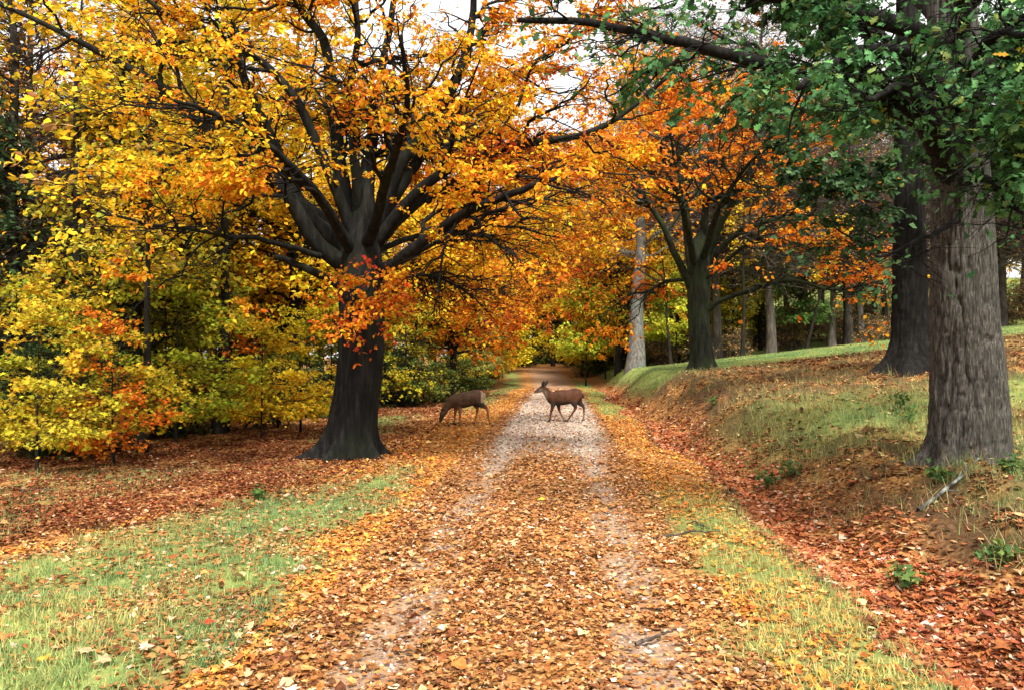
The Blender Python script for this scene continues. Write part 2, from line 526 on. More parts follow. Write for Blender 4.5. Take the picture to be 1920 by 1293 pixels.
def leaves_on(acc, tpl, P, n, size, palette, width=1.0, bias=None, t0=.1, droop=.35, flatness=.8, jit=.14, biasfn=None, colfn=None, spread=.02, keep=None):
    ln = np.linalg.norm(np.diff(P, axis=1), axis=-1).sum(1)
    idx = rng.choice(len(P), n, p=ln / ln.sum())
    Kp = P.shape[1]
    k = rng.uniform(t0, 1, n) * (Kp - 1)
    i = np.minimum(k.astype(int), Kp - 2)
    f = (k - i)[:, None]
    p = P[idx, i] * (1 - f) + P[idx, i + 1] * f + rng.normal(0, spread, (n, 3))
    if keep is not None:
        kk = rng.random(n) < keep(p)
        p, idx, i, n = p[kk], idx[kk], i[kk], int(kk.sum())
    tan = norm(P[idx, i + 1] - P[idx, i])
    up = np.array([[0, 0, 1.]])
    sd = norm(np.cross(tan, up) + rng.normal(0, .1, (n, 3))) * rng.choice([-1, 1], n)[:, None]
    axis = tan * .45 + sd * .8 + rng.normal(0, .35, (n, 3))
    axis[:, 2] -= droop * rng.uniform(0, 2, n)
    nrm = up * flatness + rng.normal(0, .45, (n, 3))
    b = biasfn(p) if biasfn else bias
    c = pick(palette, n, b, jit)
    if colfn is not None:
        c = colfn(p, c)
    put(acc, tpl, p, axis, nrm, size * rng.uniform(.65, 1.3, n), width * rng.uniform(.8, 1.25, n), c, rng.uniform(.2, 2.2, n))


def trunk_mesh(name, mat, pts, rads, S, K, flare, flare_h, lobes, flute=.06, bark=.0, bark_sc=(24, 2.4), seed=0, base=None):
    """A trunk round a centre line: root flare with buttresses, flutes, fissured bark."""
    C = resample(pts, K)
    rr = np.interp(np.linspace(0, 1, K), np.linspace(0, 1, len(rads)), rads)
    th = np.linspace(0, 2 * math.pi, S, endpoint=False)
    z = C[:, 2] - (base if base is not None else C[0, 2])
    r = np.random.default_rng(seed)
    ph = r.uniform(0, 6.28, 8)
    lob = np.zeros(S)
    for lb_ in lobes:
        dth = np.angle(np.exp(1j * (th - lb_[0])))
        lob += (lb_[2] if len(lb_) > 2 else 1) * np.exp(-(dth / lb_[1]) ** 2)
    fl = flare * np.exp(-np.clip(z, -.2, 99) / flare_h)[:, None] * (.16 + 1.1 * lob[None]) * rr[:, None]
    ft = sum(np.cos(k_ * th[None] + ph[k_ % 8] + .25 * np.sin(z[:, None] * .9 + ph[k_ % 7])) / k_ ** .7 for k_ in (3, 5, 7))
    rad = rr[:, None] * (1 + flute * ft * (.4 + np.exp(-np.clip(z, 0, 99) / (flare_h * 4)))[:, None]) + fl
    if bark:
        wob = .6 * (vnoise(th[None] * 3 + 0 * z[:, None], z[:, None] * 1.3 + 0 * th[None], seed + 5) - .5)
        u_ = (th[None] / (2 * math.pi) * bark_sc[0]) + wob
        v_ = z[:, None] * bark_sc[1] + 0 * th[None]
        n1 = np.abs(2 * vnoise(u_, v_, seed) - 1)
        n2 = np.abs(2 * vnoise(u_ * 2.1 + 3, v_ * 2.3, seed + 1) - 1)
        seam = sstep(0, 2, th[None] + 0 * z[:, None]) * sstep(6.28, 4.28, th[None] + 0 * z[:, None])
        rad = rad + bark * (sstep(0, .35, n1) - .7 + .5 * (sstep(0, .5, n2) - .6)) * (.15 + .85 * seam)
    V = np.stack([C[:, None, 0] + rad * np.cos(th), C[:, None, 1] + rad * np.sin(th), C[:, None, 2] + 0 * rad], -1)
    b = np.arange(K - 1)[:, None] * S
    j = np.arange(S)[None]
    j2 = (j + 1) % S
    F = np.stack([b + j, b + j2, b + S + j2, b + S + j], -1).reshape(-1, 4)
    a = Acc()
    a.add(V, F)
    return a.mesh(name, mat, True, False)


def radii_taper(r0, r1, K, p=.8):
    return r0 + (r1 - r0) * np.linspace(0, 1, K) ** p


YEL, GOLD, ORG, RUST, RED = (.82, .55, .03), (.8, .36, .02), (.7, .19, .018), (.36, .075, .015), (.52, .05, .02)
YGR, LIME, TAN, BRN = (.42, .40, .045), (.3, .42, .05), (.5, .3, .12), (.18, .075, .03)


def big_tree(name, label, cat, base, trunk_args, limbs, K=22, lev1=200, L1=2.4, lev2=1300, L2=1.0, lev3=2600, L3=.45,
             nleaf=50000, leaf=OVAL, lsize=.1, palette=None, biasfn=None, bark=None, leafmat=None, flat=.55, up=.12, extra=None,
             lt0=.3, group=None, leafdroop=.35, width=1.0, d2=.1, keep=None, limb_r=1.0):
    root = thing(name, label, cat, base, group)
    base = np.array(base)
    pts, rads = trunk_args.pop('pts'), trunk_args.pop('rads')
    tm = trunk_mesh('trunk', bark, np.array(pts) - base, rads, base=0, **trunk_args)
    link('trunk', tm, root)
    P = np.stack([resample(np.array(l_[0]) - base, K) for l_ in limbs])
    jit = np.cumsum(rng.normal(size=P.shape), 1) * .012
    P = P + jit - jit[:, :1]
    Rr = np.stack([radii_taper(l_[1] * limb_r, l_[2] * limb_r, K) for l_ in limbs])
    ids = np.arange(len(limbs))
    lv = [l_[3] if len(l_) > 3 else 1 for l_ in limbs]                  # 0: bare stub
    grow = np.array([i for i in ids if lv[i]])
    Pg, Rg = P[grow], Rr[grow]
    B1, R1, i1 = spawn(Pg, Rg, grow, lev1, lt0, 1.0, L1, .85, 9, up=up, flat=flat, wig=.12, droop=.05, rfac=.55)
    B2, R2, i2 = spawn(np.concatenate([B1]), R1, i1, lev2, .12, 1.0, L2, .8, 5, up=.03, flat=flat * .8, wig=.12, droop=d2, rfac=.55, rmin=.005, lenexp=.35)
    B3, R3, i3 = spawn(B2, R2, i2, lev3, .15, 1.0, L3, .7, 3, up=0, flat=flat * .7, wig=.1, droop=d2 * 1.5, rfac=.6, rmin=.003, lenexp=.3)
    for i in ids:
        a = Acc()
        PP, RRR = P[i:i + 1], Rr[i:i + 1].copy()
        if True:                                                    # close the end
            PP = np.concatenate([PP, PP[:, -1:] + (PP[:, -1:] - PP[:, -2:-1]) * .02], 1)
            RRR = np.concatenate([RRR, RRR[:, -1:] * .05], 1)
        a.add(*tubes(PP, RRR, 12))
        for B, R_, ii, S in ((B1, R1, i1, 6), (B2, R2, i2, 4), (B3, R3, i3, 3)):
            mk = ii == i
            if mk.any():
                a.add(*tubes(B[mk], R_[mk], S))
        link('limb', a.mesh('limb', bark, True, False), root)
    a = Acc()
    n3 = int(nleaf * .62)
    leaves_on(a, leaf, B3, n3, lsize, palette, biasfn=biasfn, droop=leafdroop, width=width, keep=keep)
    leaves_on(a, leaf, B2, nleaf - n3, lsize, palette, biasfn=biasfn, t0=.25, droop=leafdroop, width=width, keep=keep)
    if extra is not None:
        extra(a, base)
    o = link('crown', a.mesh('crown', leafmat, False), root)
    return root


# ---- the great beech left of the path
D0 = 13.2
def q(px, py, dd=0.0):
    return at(px, py, D0 + dd)


gz = float(height(-2.63, D0))
base = (-2.63, D0, gz)
trunk = dict(pts=[(-2.63, D0, gz - .35), (-2.63, D0, gz), (-2.6, D0, gz + .5), q(676, 700), q(680, 600), q(678, 520), q(680, 450), q(684, 380), q(688, 300)],
             rads=[.43, .42, .39, .37, .37, .37, .3, .17, .08], S=110, K=220, flare=.62, flare_h=.2,
             lobes=[(3.5, .16, 1.9), (4.2, .18, .9), (4.9, .16, .7), (5.6, .2, 1.2), (.1, .18, 1.1), (1.4, .4), (2.4, .3)], flute=.08, bark=.022, bark_sc=(26, 2.2), seed=3)
limbs = [
    ([q(650, 545, -.1), q(610, 515, -.3), q(565, 492, -.5), q(517, 479, -.6)], .17, .085, 0),
    ([q(650, 500), q(585, 450, -.2), q(530, 360, -.4), q(440, 300, -.6), (q(360, 225, -.8)), q(290, 165, -.9), q(200, 120, -1), q(90, 65, -1.2), q(-60, 0, -1.5)], .3, .05),
    ([q(655, 470, .2), q(575, 400, .5), q(525, 300, .9), q(485, 215, 1.1), q(450, 130, 1.3), q(425, 0, 1.6), q(400, -150, 2)], .28, .09),
    ([q(665, 450, .1), q(640, 330, .2), q(622, 200, .2), q(610, 90, .1), q(560, 20, 0), q(500, -90, -.3)], .3, .08),
    ([q(685, 430, .2), q(690, 320, .6), q(705, 200, .9), q(720, 90, 1.1), q(745, -100, 1.4)], .27, .09),
    ([q(700, 440), q(735, 340, -.1), q(790, 245, -.2), q(850, 160, -.3), (q(878, 60, -.4)), q(890, -90, -.6)], .3, .08),
    ([q(710, 510, -.1), q(770, 470, -.5), q(850, 410, -1.0), q(940, 375, -1.5), q(1010, 345, -1.9), q(1080, 320, -2.3)], .22, .05),
    ([q(705, 460), q(770, 385, -.3), q(850, 325, -.6), q(960, 285, -.8), q(1100, 262, -1), q(1190, 215, -1), q(1290, 130, -1.2)], .22, .05),
    ([q(700, 430, .3), q(775, 320, .8), q(850, 230, 1.4), q(930, 165, 1.8), q(1050, 90, 2.2), q(1180, 20, 2.6)], .24, .05),
    ([q(660, 470, -.2), q(600, 390, -1.0), q(520, 300, -1.9), q(420, 230, -2.8), q(320, 190, -3.5)], .2, .04),
    ([q(690, 450, -.3), q(720, 360, -1.1), q(745, 270, -2.0), q(750, 180, -2.8), q(740, 80, -3.4)], .2, .04),
    ([q(655, 455, .5), q(570, 380, 1.6), q(450, 330, 2.9), q(330, 300, 4.0), q(200, 290, 5)], .2, .04),
    ([q(705, 455, .5), q(800, 370, 1.8), q(920, 320, 3.2), q(1040, 300, 4.4), q(1150, 330, 5.4)], .2, .04),
    ([q(660, 440, -.1), q(600, 290, -.5), q(530, 160, -.8), q(430, 90, -1), q(310, 40, -1.3), q(200, -50, -1.5)], .2, .04),
    ([q(860, 405, -1.0), q(835, 470, -1.2), q(825, 540, -1.3), q(815, 590, -1.4)], .055, .02),
    ([q(600, 480, -.3), q(500, 455, -1.1), q(400, 440, -1.7), q(300, 430, -2.2), q(190, 400, -2.6)], .1, .03),
    ([q(715, 530, .3), q(790, 515, 1.2), q(870, 550, 2.2), q(930, 610, 3.0)], .09, .02),
    ([q(700, 470, .3), q(830, 440, 1.5), q(950, 460, 2.5), q(1010, 530, 3.4)], .11, .03),
    ([q(740, 500, -.2), q(850, 440, -.4), q(960, 420, -.2), q(1060, 440, 0)], .09, .02),
    ([q(800, 380, -.3), q(920, 330, -.2), q(1030, 340, .3), q(1130, 380, .8)], .08, .02),
    ([q(672, 430, 0), q(668, 300, -.3), q(665, 170, -.4), q(670, 60, -.5), q(660, -120, -.4)], .2, .07),
]


def beech_bias(p):
    w = p + np.array(base)
    b = .34 + .075 * (w[:, 0] + 3.0)                                # golden left, redder right
    b += 1.5 * (fbm(w[:, 0] * 1.5 + w[:, 1] * 1.0, w[:, 2] * 1.9, 77, 3) - .5)
    b += .25 * sstep(3.6, 2.2, w[:, 2])
    return np.clip(b, .02, .98)


def beech_keep(p):
    w = p + np.array(base)
    hi = sstep(4.6, 6.8, w[:, 2] + .25 * np.clip(-w[:, 0] - 4, 0, 5))                # the top, above all the left, is thin
    k = 1 - hi * (.0 + .75 * sstep(-3.2, -5.5, w[:, 0]))
    return k * (.04 + .96 * sstep(.445, .57, fbm(w[:, 0] * 1.0 + w[:, 1] * .6, w[:, 2] * 1.5, 191, 3)))


def trunk_sprigs(a, b0):
    """Thin twigs with a few red leaves hanging in front of the trunk."""
    Q = []
    for i in range(46):
        px, py = rng.uniform(625, 740), rng.uniform(470, 640)
        s = np.array(at(px, py, D0 - rng.uniform(.5, 1.3))) - b0
        e = s + np.array([rng.normal(0, .25), -rng.uniform(.0, .35), -rng.uniform(.1, .55)])
        Q.append(np.stack([s, (s + e) / 2 + rng.normal(0, .05, 3), e]))
    Q = np.array(Q)
    leaves_on(a, OVAL, Q, 240, .085, [(2, GOLD), (4, ORG), (3, RUST), (4, RED)])


BEECH_PAL = [(1.6, YGR), (3.4, YEL), (3.0, GOLD), (3.0, ORG), (2.0, RUST), (.3, RED)]
big_tree('beech_tree', 'huge dark-trunked beech with golden orange leaves just left of the track', 'tree', base, trunk, limbs,
         lev1=330, L1=2.1, lev2=2700, L2=1.0, lev3=7600, L3=.45, nleaf=140000, lsize=.076, keep=beech_keep, palette=BEECH_PAL,
         biasfn=beech_bias, bark=M_BEECH, leafmat=M_LEAF, extra=trunk_sprigs, lt0=.22, limb_r=.52)

# ---- the smaller beech on the bank right of the track
D1 = 28.0
def q1(px, py, dd=0.0):
    return at(px, py, D1 + dd)


b1 = (q1(1316, 690)[0], D1, float(height(q1(1316, 690)[0], D1)))
trunk = dict(pts=[(b1[0], D1, b1[2] - .7), b1, (b1[0], D1, b1[2] + .5), q1(1310, 600), q1(1310, 540), q1(1310, 490), q1(1312, 455), q1(1313, 432)],
             rads=[.46, .44, .4, .37, .4, .4, .3, .04], S=64, K=120, flare=.55, flare_h=.26,
             lobes=[(3.3, .22, .45), (4.3, .22), (5.2, .22), (.1, .3), (1.9, .4)], flute=.075, bark=.008, bark_sc=(14, .6), seed=8)
limbs = [
    ([q1(1296, 540), q1(1268, 480, -.5), q1(1240, 420, -.8), q1(1210, 375, -1), q1(1160, 320, -1.4), q1(1110, 270, -2)], .26, .06),
    ([q1(1300, 510), q1(1285, 420), q1(1275, 340), q1(1265, 250), q1(1240, 150)], .33, .09),
    ([q1(1318, 490, .3), q1(1322, 400, .6), q1(1330, 300, 1), q1(1345, 180, 1.5)], .3, .09),
    ([q1(1325, 500), q1(1365, 455, -.4), q1(1420, 425, -.9), q1(1490, 405, -1.4), q1(1560, 400, -2)], .24, .05),
    ([q1(1330, 580, -.2), q1(1345, 565, -.4), q1(1400, 543, -1), q1(1480, 520, -1.8), q1(1560, 538, -2.4), q1(1625, 528, -2.6), q1(1690, 510, -2.8)], .17, .05),
    ([q1(1295, 525, .3), q1(1250, 525, 1.5), q1(1210, 545, 2.6), q1(1170, 550, 3.6)], .15, .05),
    ([q1(1325, 480), q1(1370, 380, -.6), q1(1420, 290, -1.1), q1(1470, 200, -1.6)], .24, .06),
    ([q1(1300, 490, -.4), q1(1280, 400, -2), q1(1250, 320, -3.6), q1(1230, 260, -5)], .22, .05),
    ([q1(1320, 480, -.4), q1(1350, 390, -2), q1(1390, 320, -3.6), q1(1430, 280, -5)], .22, .05),
    ([q1(1320, 490, .5), q1(1360, 390, 2), q1(1410, 320, 3.6), q1(1450, 280, 5)], .2, .05),
    ([q1(1325, 520, -.3), q1(1400, 460, -1.6), q1(1460, 450, -2.5), q1(1540, 470, -3.2)], .14, .04),
]


def b1_keep(p):
    w = p + np.array(b1)
    return (1 - .6 * sstep(1.5, 4.5, p[:, 0]) * sstep(6.5, 4.5, p[:, 2])) * (.08 + .92) * sstep(.43, .57, fbm(w[:, 0] * .6 + w[:, 1] * .4, w[:, 2] * .9, 291, 3))


def b1_bias(p):
    w = p + np.array(b1)
    return np.clip(.44 + 1.3 * (fbm(w[:, 0] * .8 + w[:, 1] * .6, w[:, 2] * 1.0, 87, 3) - .5), .02, .98)


big_tree('beech_tree', 'stout mossy beech with orange-red leaves standing alone on the grassy bank', 'tree', b1, trunk, limbs, lev1=240, L1=3.5,
         lev2=1500, L2=1.3, lev3=3600, L3=.6, nleaf=52000, keep=b1_keep, leaf=QUAD, lsize=.145, limb_r=.6, palette=[(1.4, YEL), (3.2, GOLD), (4.2, ORG), (1.4, RUST), (.8, (.6, .1, .03))],
         biasfn=b1_bias, bark=M_BEECH2, leafmat=M_LEAF, lt0=.3)

# ---- the oak in front on the bank
D2 = 9.0
def q2(px, py, dd=0.0):
    return at(px, py, D2 + dd)


bx = q2(1815, 870)[0]
b2 = (bx, D2, float(height(bx, D2)))
trunk = dict(pts=[(bx, D2, b2[2] - .6), (bx, D2, b2[2] - .05), q2(1817, 780), q2(1815, 700), q2(1809, 600), q2(1805, 430), q2(1796, 250), q2(1788, 100), q2(1784, -80), q2(1782, -260)],
             rads=[.43, .41, .4, .375, .345, .31, .285, .26, .22, .17], S=136, K=330, flare=.2, flare_h=.15,
             lobes=[(3.75, .16, 2.6), (4.45, .2, 1.2), (5.2, .22, 1.5), (6.1, .2, 1.4), (1.6, .5), (2.9, .2, 2)], flute=.03, bark=.034, bark_sc=(34, 2.6), seed=12)
limbs = [
    ([q2(1790, 350), q2(1742, 250, -.5), q2(1690, 215, -.9), q2(1610, 160, -1.2), q2(1550, 70, -1.4), q2(1525, -40, -1.5), q2(1500, -200, -1.6)], .16, .09),
    ([q2(1625, 172, -1.15), q2(1560, 150, -1.5), q2(1480, 140, -1.8), q2(1400, 127, -2), q2(1280, 103, -2.2), q2(1190, 85, -2.4), q2(1060, 60, -2.6), q2(950, 60, -2.8)], .085, .02),
    ([q2(1805, 260, -.2), q2(1850, 230, -1.0), q2(1900, 260, -1.8), q2(1940, 330, -2.3), q2(1990, 400, -2.7)], .09, .02),
    ([q2(1790, 110), q2(1700, 50, -.6), q2(1560, 15, -1.1), q2(1400, -15, -1.5), q2(1220, -25, -1.8), q2(1020, -15, -2)], .12, .03),
    ([q2(1785, 30), q2(1850, -20, -.6), q2(1940, -80, -1), q2(2060, -120, -1.3)], .12, .04),
    ([q2(1795, 200, .1), q2(1720, 170, 1.2), q2(1640, 190, 2.2), q2(1560, 210, 3.0), q2(1480, 200, 3.6)], .09, .02),
    ([q2(1790, 220, -.2), q2(1730, 130, -1.2), q2(1660, 110, -2.0), q2(1580, 140, -2.7), q2(1520, 190, -3.1)], .09, .02),
    ([q2(1800, 130, .2), q2(1880, 90, 1.0), q2(1960, 60, 1.8), q2(2060, 60, 2.5)], .1, .03),
    ([q2(1805, 250, -.2), q2(1860, 215, -1.1), q2(1910, 235, -1.8), q2(1950, 290, -2.3)], .06, .02),
    ([q2(1800, 330, .1), q2(1840, 300, 1.0), q2(1900, 330, 1.8), q2(1960, 390, 2.6)], .07, .02),
    ([q2(1800, 60, -.1), q2(1800, 0, -1.2), q2(1790, -30, -2.2), q2(1740, 0, -3.1)], .1, .03),
    ([q2(1805, 340, -.2), q2(1850, 330, -1.2), q2(1890, 370, -2), q2(1930, 420, -2.6)], .06, .015),
    ([q2(1800, 210, -.2), q2(1840, 170, -1.4), q2(1890, 180, -2.4), q2(1960, 220, -3)], .07, .02),
    ([q2(1790, 170, -.2), q2(1740, 190, -1.4), q2(1690, 180, -2.3), q2(1640, 200, -3)], .07, .02),
    ([q2(1800, 150, -.2), q2(1830, 90, -1.5), q2(1860, 60, -2.6), q2(1900, 80, -3.4)], .07, .02),
    ([q2(1795, 410, -.2), q2(1745, 440, -.8), q2(1700, 470, -1.2), q2(1650, 490, -1.5)], .03, .01),
    ([q2(1790, 60, .3), q2(1700, -20, 1.4), q2(1600, -60, 2.4), q2(1480, -60, 3.4)], .12, .04),
]


def oak_keep(p):
    w = p + np.array(b2)
    k = .3 + .7 * sstep(-1.0, 2.4, w[:, 0])
    k = k * (1 - .75 * sstep(.75, .3, np.abs(w[:, 0] - .53 * w[:, 1])) * sstep(9.2, 8.6, w[:, 1]))    # the bole is bare of sprays
    k = k * (.07 + .93 * sstep(2.6, 3.4, w[:, 2] + .25 * (w[:, 0] - 4)))                                  # few leaves hang low
    return k * (.2 + .8 * sstep(.4, .54, fbm(w[:, 0] * 1.3 + w[:, 1] * .7, w[:, 2] * 1.6, 197, 3)))


def oak_bias(p):
    w = p + np.array(b2)
    return np.clip(.45 + .7 * (fbm(w[:, 0] * 1.1 + w[:, 1] * .8, w[:, 2] * 1.2, 97, 3) - .5), .02, .98)


big_tree('oak_tree', 'oak with fissured grey trunk and green leaves nearest the camera', 'tree', b2, trunk, limbs, lev1=190, L1=1.0, lev2=1200, L2=.55,
         lev3=3400, L3=.28, nleaf=34000, keep=oak_keep, leaf=OAKL, lsize=.082, width=1.05,
         palette=[(1.8, (.022, .065, .022)), (3.0, (.042, .12, .036)), (3.2, (.068, .19, .06)), (2.2, (.11, .27, .09)), (.5, (.22, .28, .07)), (.4, (.13, .2, .06)), (.07, (.6, .4, .05))],
         biasfn=None, bark=M_OAKDARK, leafmat=M_OAKLEAF, lt0=.25, up=.05, flat=.7)
# its bole gets the grey bark, its limbs keep the dark one
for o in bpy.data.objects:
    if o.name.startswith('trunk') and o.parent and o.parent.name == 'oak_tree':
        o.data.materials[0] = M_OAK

# ---- the second, darker oak behind it
D3 = 19.0
def q3(px, py, dd=0.0):
    return at(px, py, D3 + dd)


bx = q3(1706, 690)[0]
b3 = (bx, D3, float(height(bx, D3)))
trunk = dict(pts=[(bx, D3, b3[2] - .5), (bx, D3, b3[2]), q3(1707, 640), q3(1707, 560), q3(1706, 450), q3(1704, 300), q3(1702, 100), q3(1700, -150)],
             rads=[.5, .48, .41, .385, .36, .31, .27, .18], S=80, K=200, flare=.6, flare_h=.34,
             lobes=[(3.2, .35), (4.2, .35), (5.4, .4), (.2, .35), (1.9, .5)], flute=.05, bark=.02, bark_sc=(26, 2.6), seed=22)
limbs = [
    ([q3(1700, 330), q3(1640, 330, -.6), q3(1580, 350, -1.1), q3(1510, 340, -1.6)], .1, .03),
    ([q3(1700, 250), q3(1640, 200, -.5), q3(1570, 190, -1.0), q3(1490, 200, -1.5)], .14, .03),
    ([q3(1702, 200), q3(1760, 130, .5), q3(1840, 100, 1.0), q3(1930, 120, 1.5)], .14, .03),
    ([q3(1700, 120), q3(1640, 50, .5), q3(1560, 0, 1.0), q3(1480, -30, 1.5)], .14, .03),
    ([q3(1702, 300), q3(1760, 280, -.5), q3(1830, 300, -1.0), q3(1900, 360, -1.5)], .1, .03),
    ([q3(1702, 60), q3(1720, -50, .5), q3(1760, -160, 1.0)], .14, .03),
    ([q3(1700, 400), q3(1650, 440, -.4), q3(1610, 450, -.9), q3(1560, 420, -1.2)], .05, .015),
]
big_tree('oak_tree', 'black-barked oak standing behind the grey oak trunk', 'tree', b3, trunk, limbs, lev1=80, L1=1.7, lev2=420, L2=.8, lev3=900, L3=.4,
         nleaf=22000, keep=lambda p: .1 + .9 * sstep(4.4, 5.8, p[:, 2] + b3[2]), leaf=QUAD, lsize=.17, palette=[(2, (.02, .045, .016)), (3, (.035, .08, .026)), (2, (.06, .12, .04)), (.2, (.5, .2, .03))],
         bark=M_OAKDARK, leafmat=M_OAKLEAF, lt0=.3, up=.05, flat=.7)


# ------------------------------------------------------------------ woodland trees: prototypes and copies
def proto(name, H, r, cb, cw, nb, L2, ntw, nleaf, lsize, palette, bark, leaf=QUAD, lean=.02, up=.15, flat=.6, seed=0, leafmat=M_LEAF, top=.7, S=9, kink=.02,
          stems=1, l3=True):
    """Empty with a trunk (with its boughs) and a crown of leaves, at the origin."""
    global rng
    keep, rng = rng, np.random.default_rng(seed + 100)
    root = link(name, None)
    root.empty_display_size = .2
    Ps, Rs = [], []
    for s_ in range(stems):
        K = 16
        zz = np.linspace(-.25, H * rng.uniform(.85, 1.0) if stems > 1 else H, K)
        wob = np.cumsum(rng.normal(0, kink, (K, 2)), 0) * H * .12
        wob -= wob[:1]
        a_ = rng.uniform(0, 6.28)
        sp = (.0 if stems == 1 else .28)
        Ps.append(np.stack([wob[:, 0] + (lean + sp * math.cos(a_)) * np.clip(zz, 0, 99), wob[:, 1] + sp * math.sin(a_) * np.clip(zz, 0, 99), zz], -1))
        Rs.append(r * (1 + .5 * np.exp(-np.clip(zz, 0, 99) / (.06 * H + .1))) * (1 - .86 * np.clip(zz, 0, H) / H))
    P, Rr = np.array(Ps), np.array(Rs)
    ids = np.zeros(stems, int)
    B1, R1, i1 = spawn(P, Rr, ids, nb, cb, .98, cw, 1.15, 8, up=up, flat=flat, wig=.14, rfac=.45, lenexp=top, droop=-.08)
    B2, R2, i2 = spawn(B1, R1, i1, ntw, .15, 1.0, L2, .8, 4, up=.02, flat=flat * .8, wig=.14, droop=.12, rfac=.55, rmin=.006, lenexp=.3)
    a = Acc()
    a.add(*tubes(P, Rr, S)); a.add(*tubes(B1, R1, 4)); a.add(*tubes(B2, R2, 3))
    link('trunk', a.mesh('trunk', bark, True, False), root)
    a = Acc()
    cl_ = 6.0 / (H + 2)
    fl_ = .03 if H < 6 else .2
    nleaf = int(nleaf * 1.5)
    if nleaf:
        leaves_on(a, leaf, B2, nleaf, lsize, palette, droop=.3, spread=.07 * L2, jit=.2, keep=lambda p: fl_ + (1 - fl_) * sstep(.43, .56, fbm(p[:, 0] * 1.6 * cl_ + p[:, 1] * cl_, p[:, 2] * 2.4 * cl_, seed + 40, 3)),
                  biasfn=lambda p: np.clip(.5 + .8 * (fbm(p[:, 0] * .8 + p[:, 1] * .5, p[:, 2] * .9, seed, 3) - .5), 0, 1))
        link('crown', a.mesh('crown', leafmat, False), root)
    rng = keep
    return root


DGR, MGR = (.03, .06, .02), (.08, .12, .03)
PR = {
    'gold': proto('maple_tree', 13, .2, .2, 4.0, 90, 1.5, 1000, 13000, .17, [(1, YGR), (4, YEL), (3, GOLD), (1, ORG)], M_WOOD, seed=1),
    'orange': proto('maple_tree', 11, .17, .18, 3.6, 80, 1.4, 900, 13000, .165, [(1, YEL), (3, GOLD), (4, ORG), (1, RUST)], M_WOOD, seed=2),
    'olive': proto('ash_tree', 12, .18, .15, 3.4, 80, 1.4, 800, 9000, .19, [(2, MGR), (4, YGR), (3, YEL), (.6, GOLD)], M_WOOD, seed=3),
    'bare': proto('bare_tree', 14, .2, .22, 3.6, 130, 1.6, 2600, 3600, .13, [(3, TAN), (3, BRN), (1, ORG), (1, YGR)], M_TWIG, seed=4, up=.35),
    'grey': proto('grey_tree', 16, .38, .34, 4.2, 60, 1.6, 600, 4200, .2, [(2, YEL), (3, GOLD), (2, ORG)], M_GREYWOOD, seed=5, S=14),
    'dark': proto('evergreen_tree', 10, .2, .12, 3.2, 120, 1.3, 1300, 15000, .17, [(3, DGR), (2, (.045, .08, .03)), (1, (.07, .11, .04))], M_WOOD, seed=6, flat=.5, leafmat=M_OAKLEAF),
    'sap_gold': proto('maple_sapling', 4.2, .035, .12, 1.7, 44, .7, 420, 4600, .095, [(2, YGR), (5, YEL), (2, GOLD), (.5, ORG)], M_WOOD, leaf=MAPLE5, seed=7, flat=.22, top=.55),
    'sap_spray': proto('maple_sapling', 3.4, .03, .16, 2.3, 19, .75, 340, 4400, .095, [(2, YGR), (5, YEL), (2, GOLD), (.6, ORG)], M_WOOD, leaf=MAPLE5, seed=17, flat=.12, up=.1, top=.45),
    'sap_org': proto('maple_sapling', 3.6, .03, .14, 1.4, 30, .7, 300, 3200, .095, [(1, YEL), (2, GOLD), (5, ORG), (2, RUST)], M_WOOD, leaf=MAPLE5, seed=8, flat=.35, top=.55),
    'sap_lime': proto('maple_sapling', 4.5, .035, .3, 1.9, 30, .8, 280, 3000, .15, [(3, LIME), (3, (.38, .46, .06)), (1, YEL)], M_WOOD, leaf=QUAD, seed=9, flat=.3, top=.5),
    'shrub': proto('shrub', 2.4, .02, .06, 1.1, 60, .6, 420, 4200, .11, [(3, DGR), (3, MGR), (2, (.2, .2, .04)), (1, YGR)], M_WOOD, seed=10, stems=5, flat=.6),
    'brush': proto('shrub', 2.0, .018, .06, 1.0, 70, .6, 520, 1800, .1, [(3, BRN), (3, TAN), (2, MGR), (1, YGR)], M_TWIG, seed=11, stems=6, flat=.7, up=.2),
    'pole': proto('pole_tree', 9, .1, .5, 1.6, 24, .8, 160, 700, .16, [(2, YEL), (1, TAN)], M_PALE, seed=12, S=8),
    'birch': proto('birch_tree', 15, .15, .4, 2.4, 50, 1.2, 420, 2600, .16, [(3, YEL), (2, TAN), (1, GOLD)], M_BIRCH, seed=13, S=9, kink=.06),
}
USED = set()


def plant(kind, px, d, label, cat='tree', group=None, s=1.0, sz=None, rz=None, tint=(1, 1, 1), lean=0.0, name=None, bark=None):
    src = PR[kind]
    if kind in USED:
        o = copy_tree(src)
    else:
        o = src
        USED.add(kind)
    x = (px - CX) / FPX * d
    o.location = (x, d, float(height(x, d)) - .03)
    o.rotation_euler = (0, lean, random.uniform(0, 6.28) if rz is None else rz)
    o.scale = (s, s, sz or s)
    if name:
        o.name = name
    tag(o, label, cat, group)
    for ch in o.children:
        if ch.name.startswith('crown'):
            ch.color = (*tint, 1)
        elif bark:
            ch.data = ch.data.copy() if ch.data.users > 1 else ch.data
            ch.data.materials[0] = bark
    return o


def U(a, b):
    return random.uniform(a, b)


WL = 'trees of the wood left of the track'
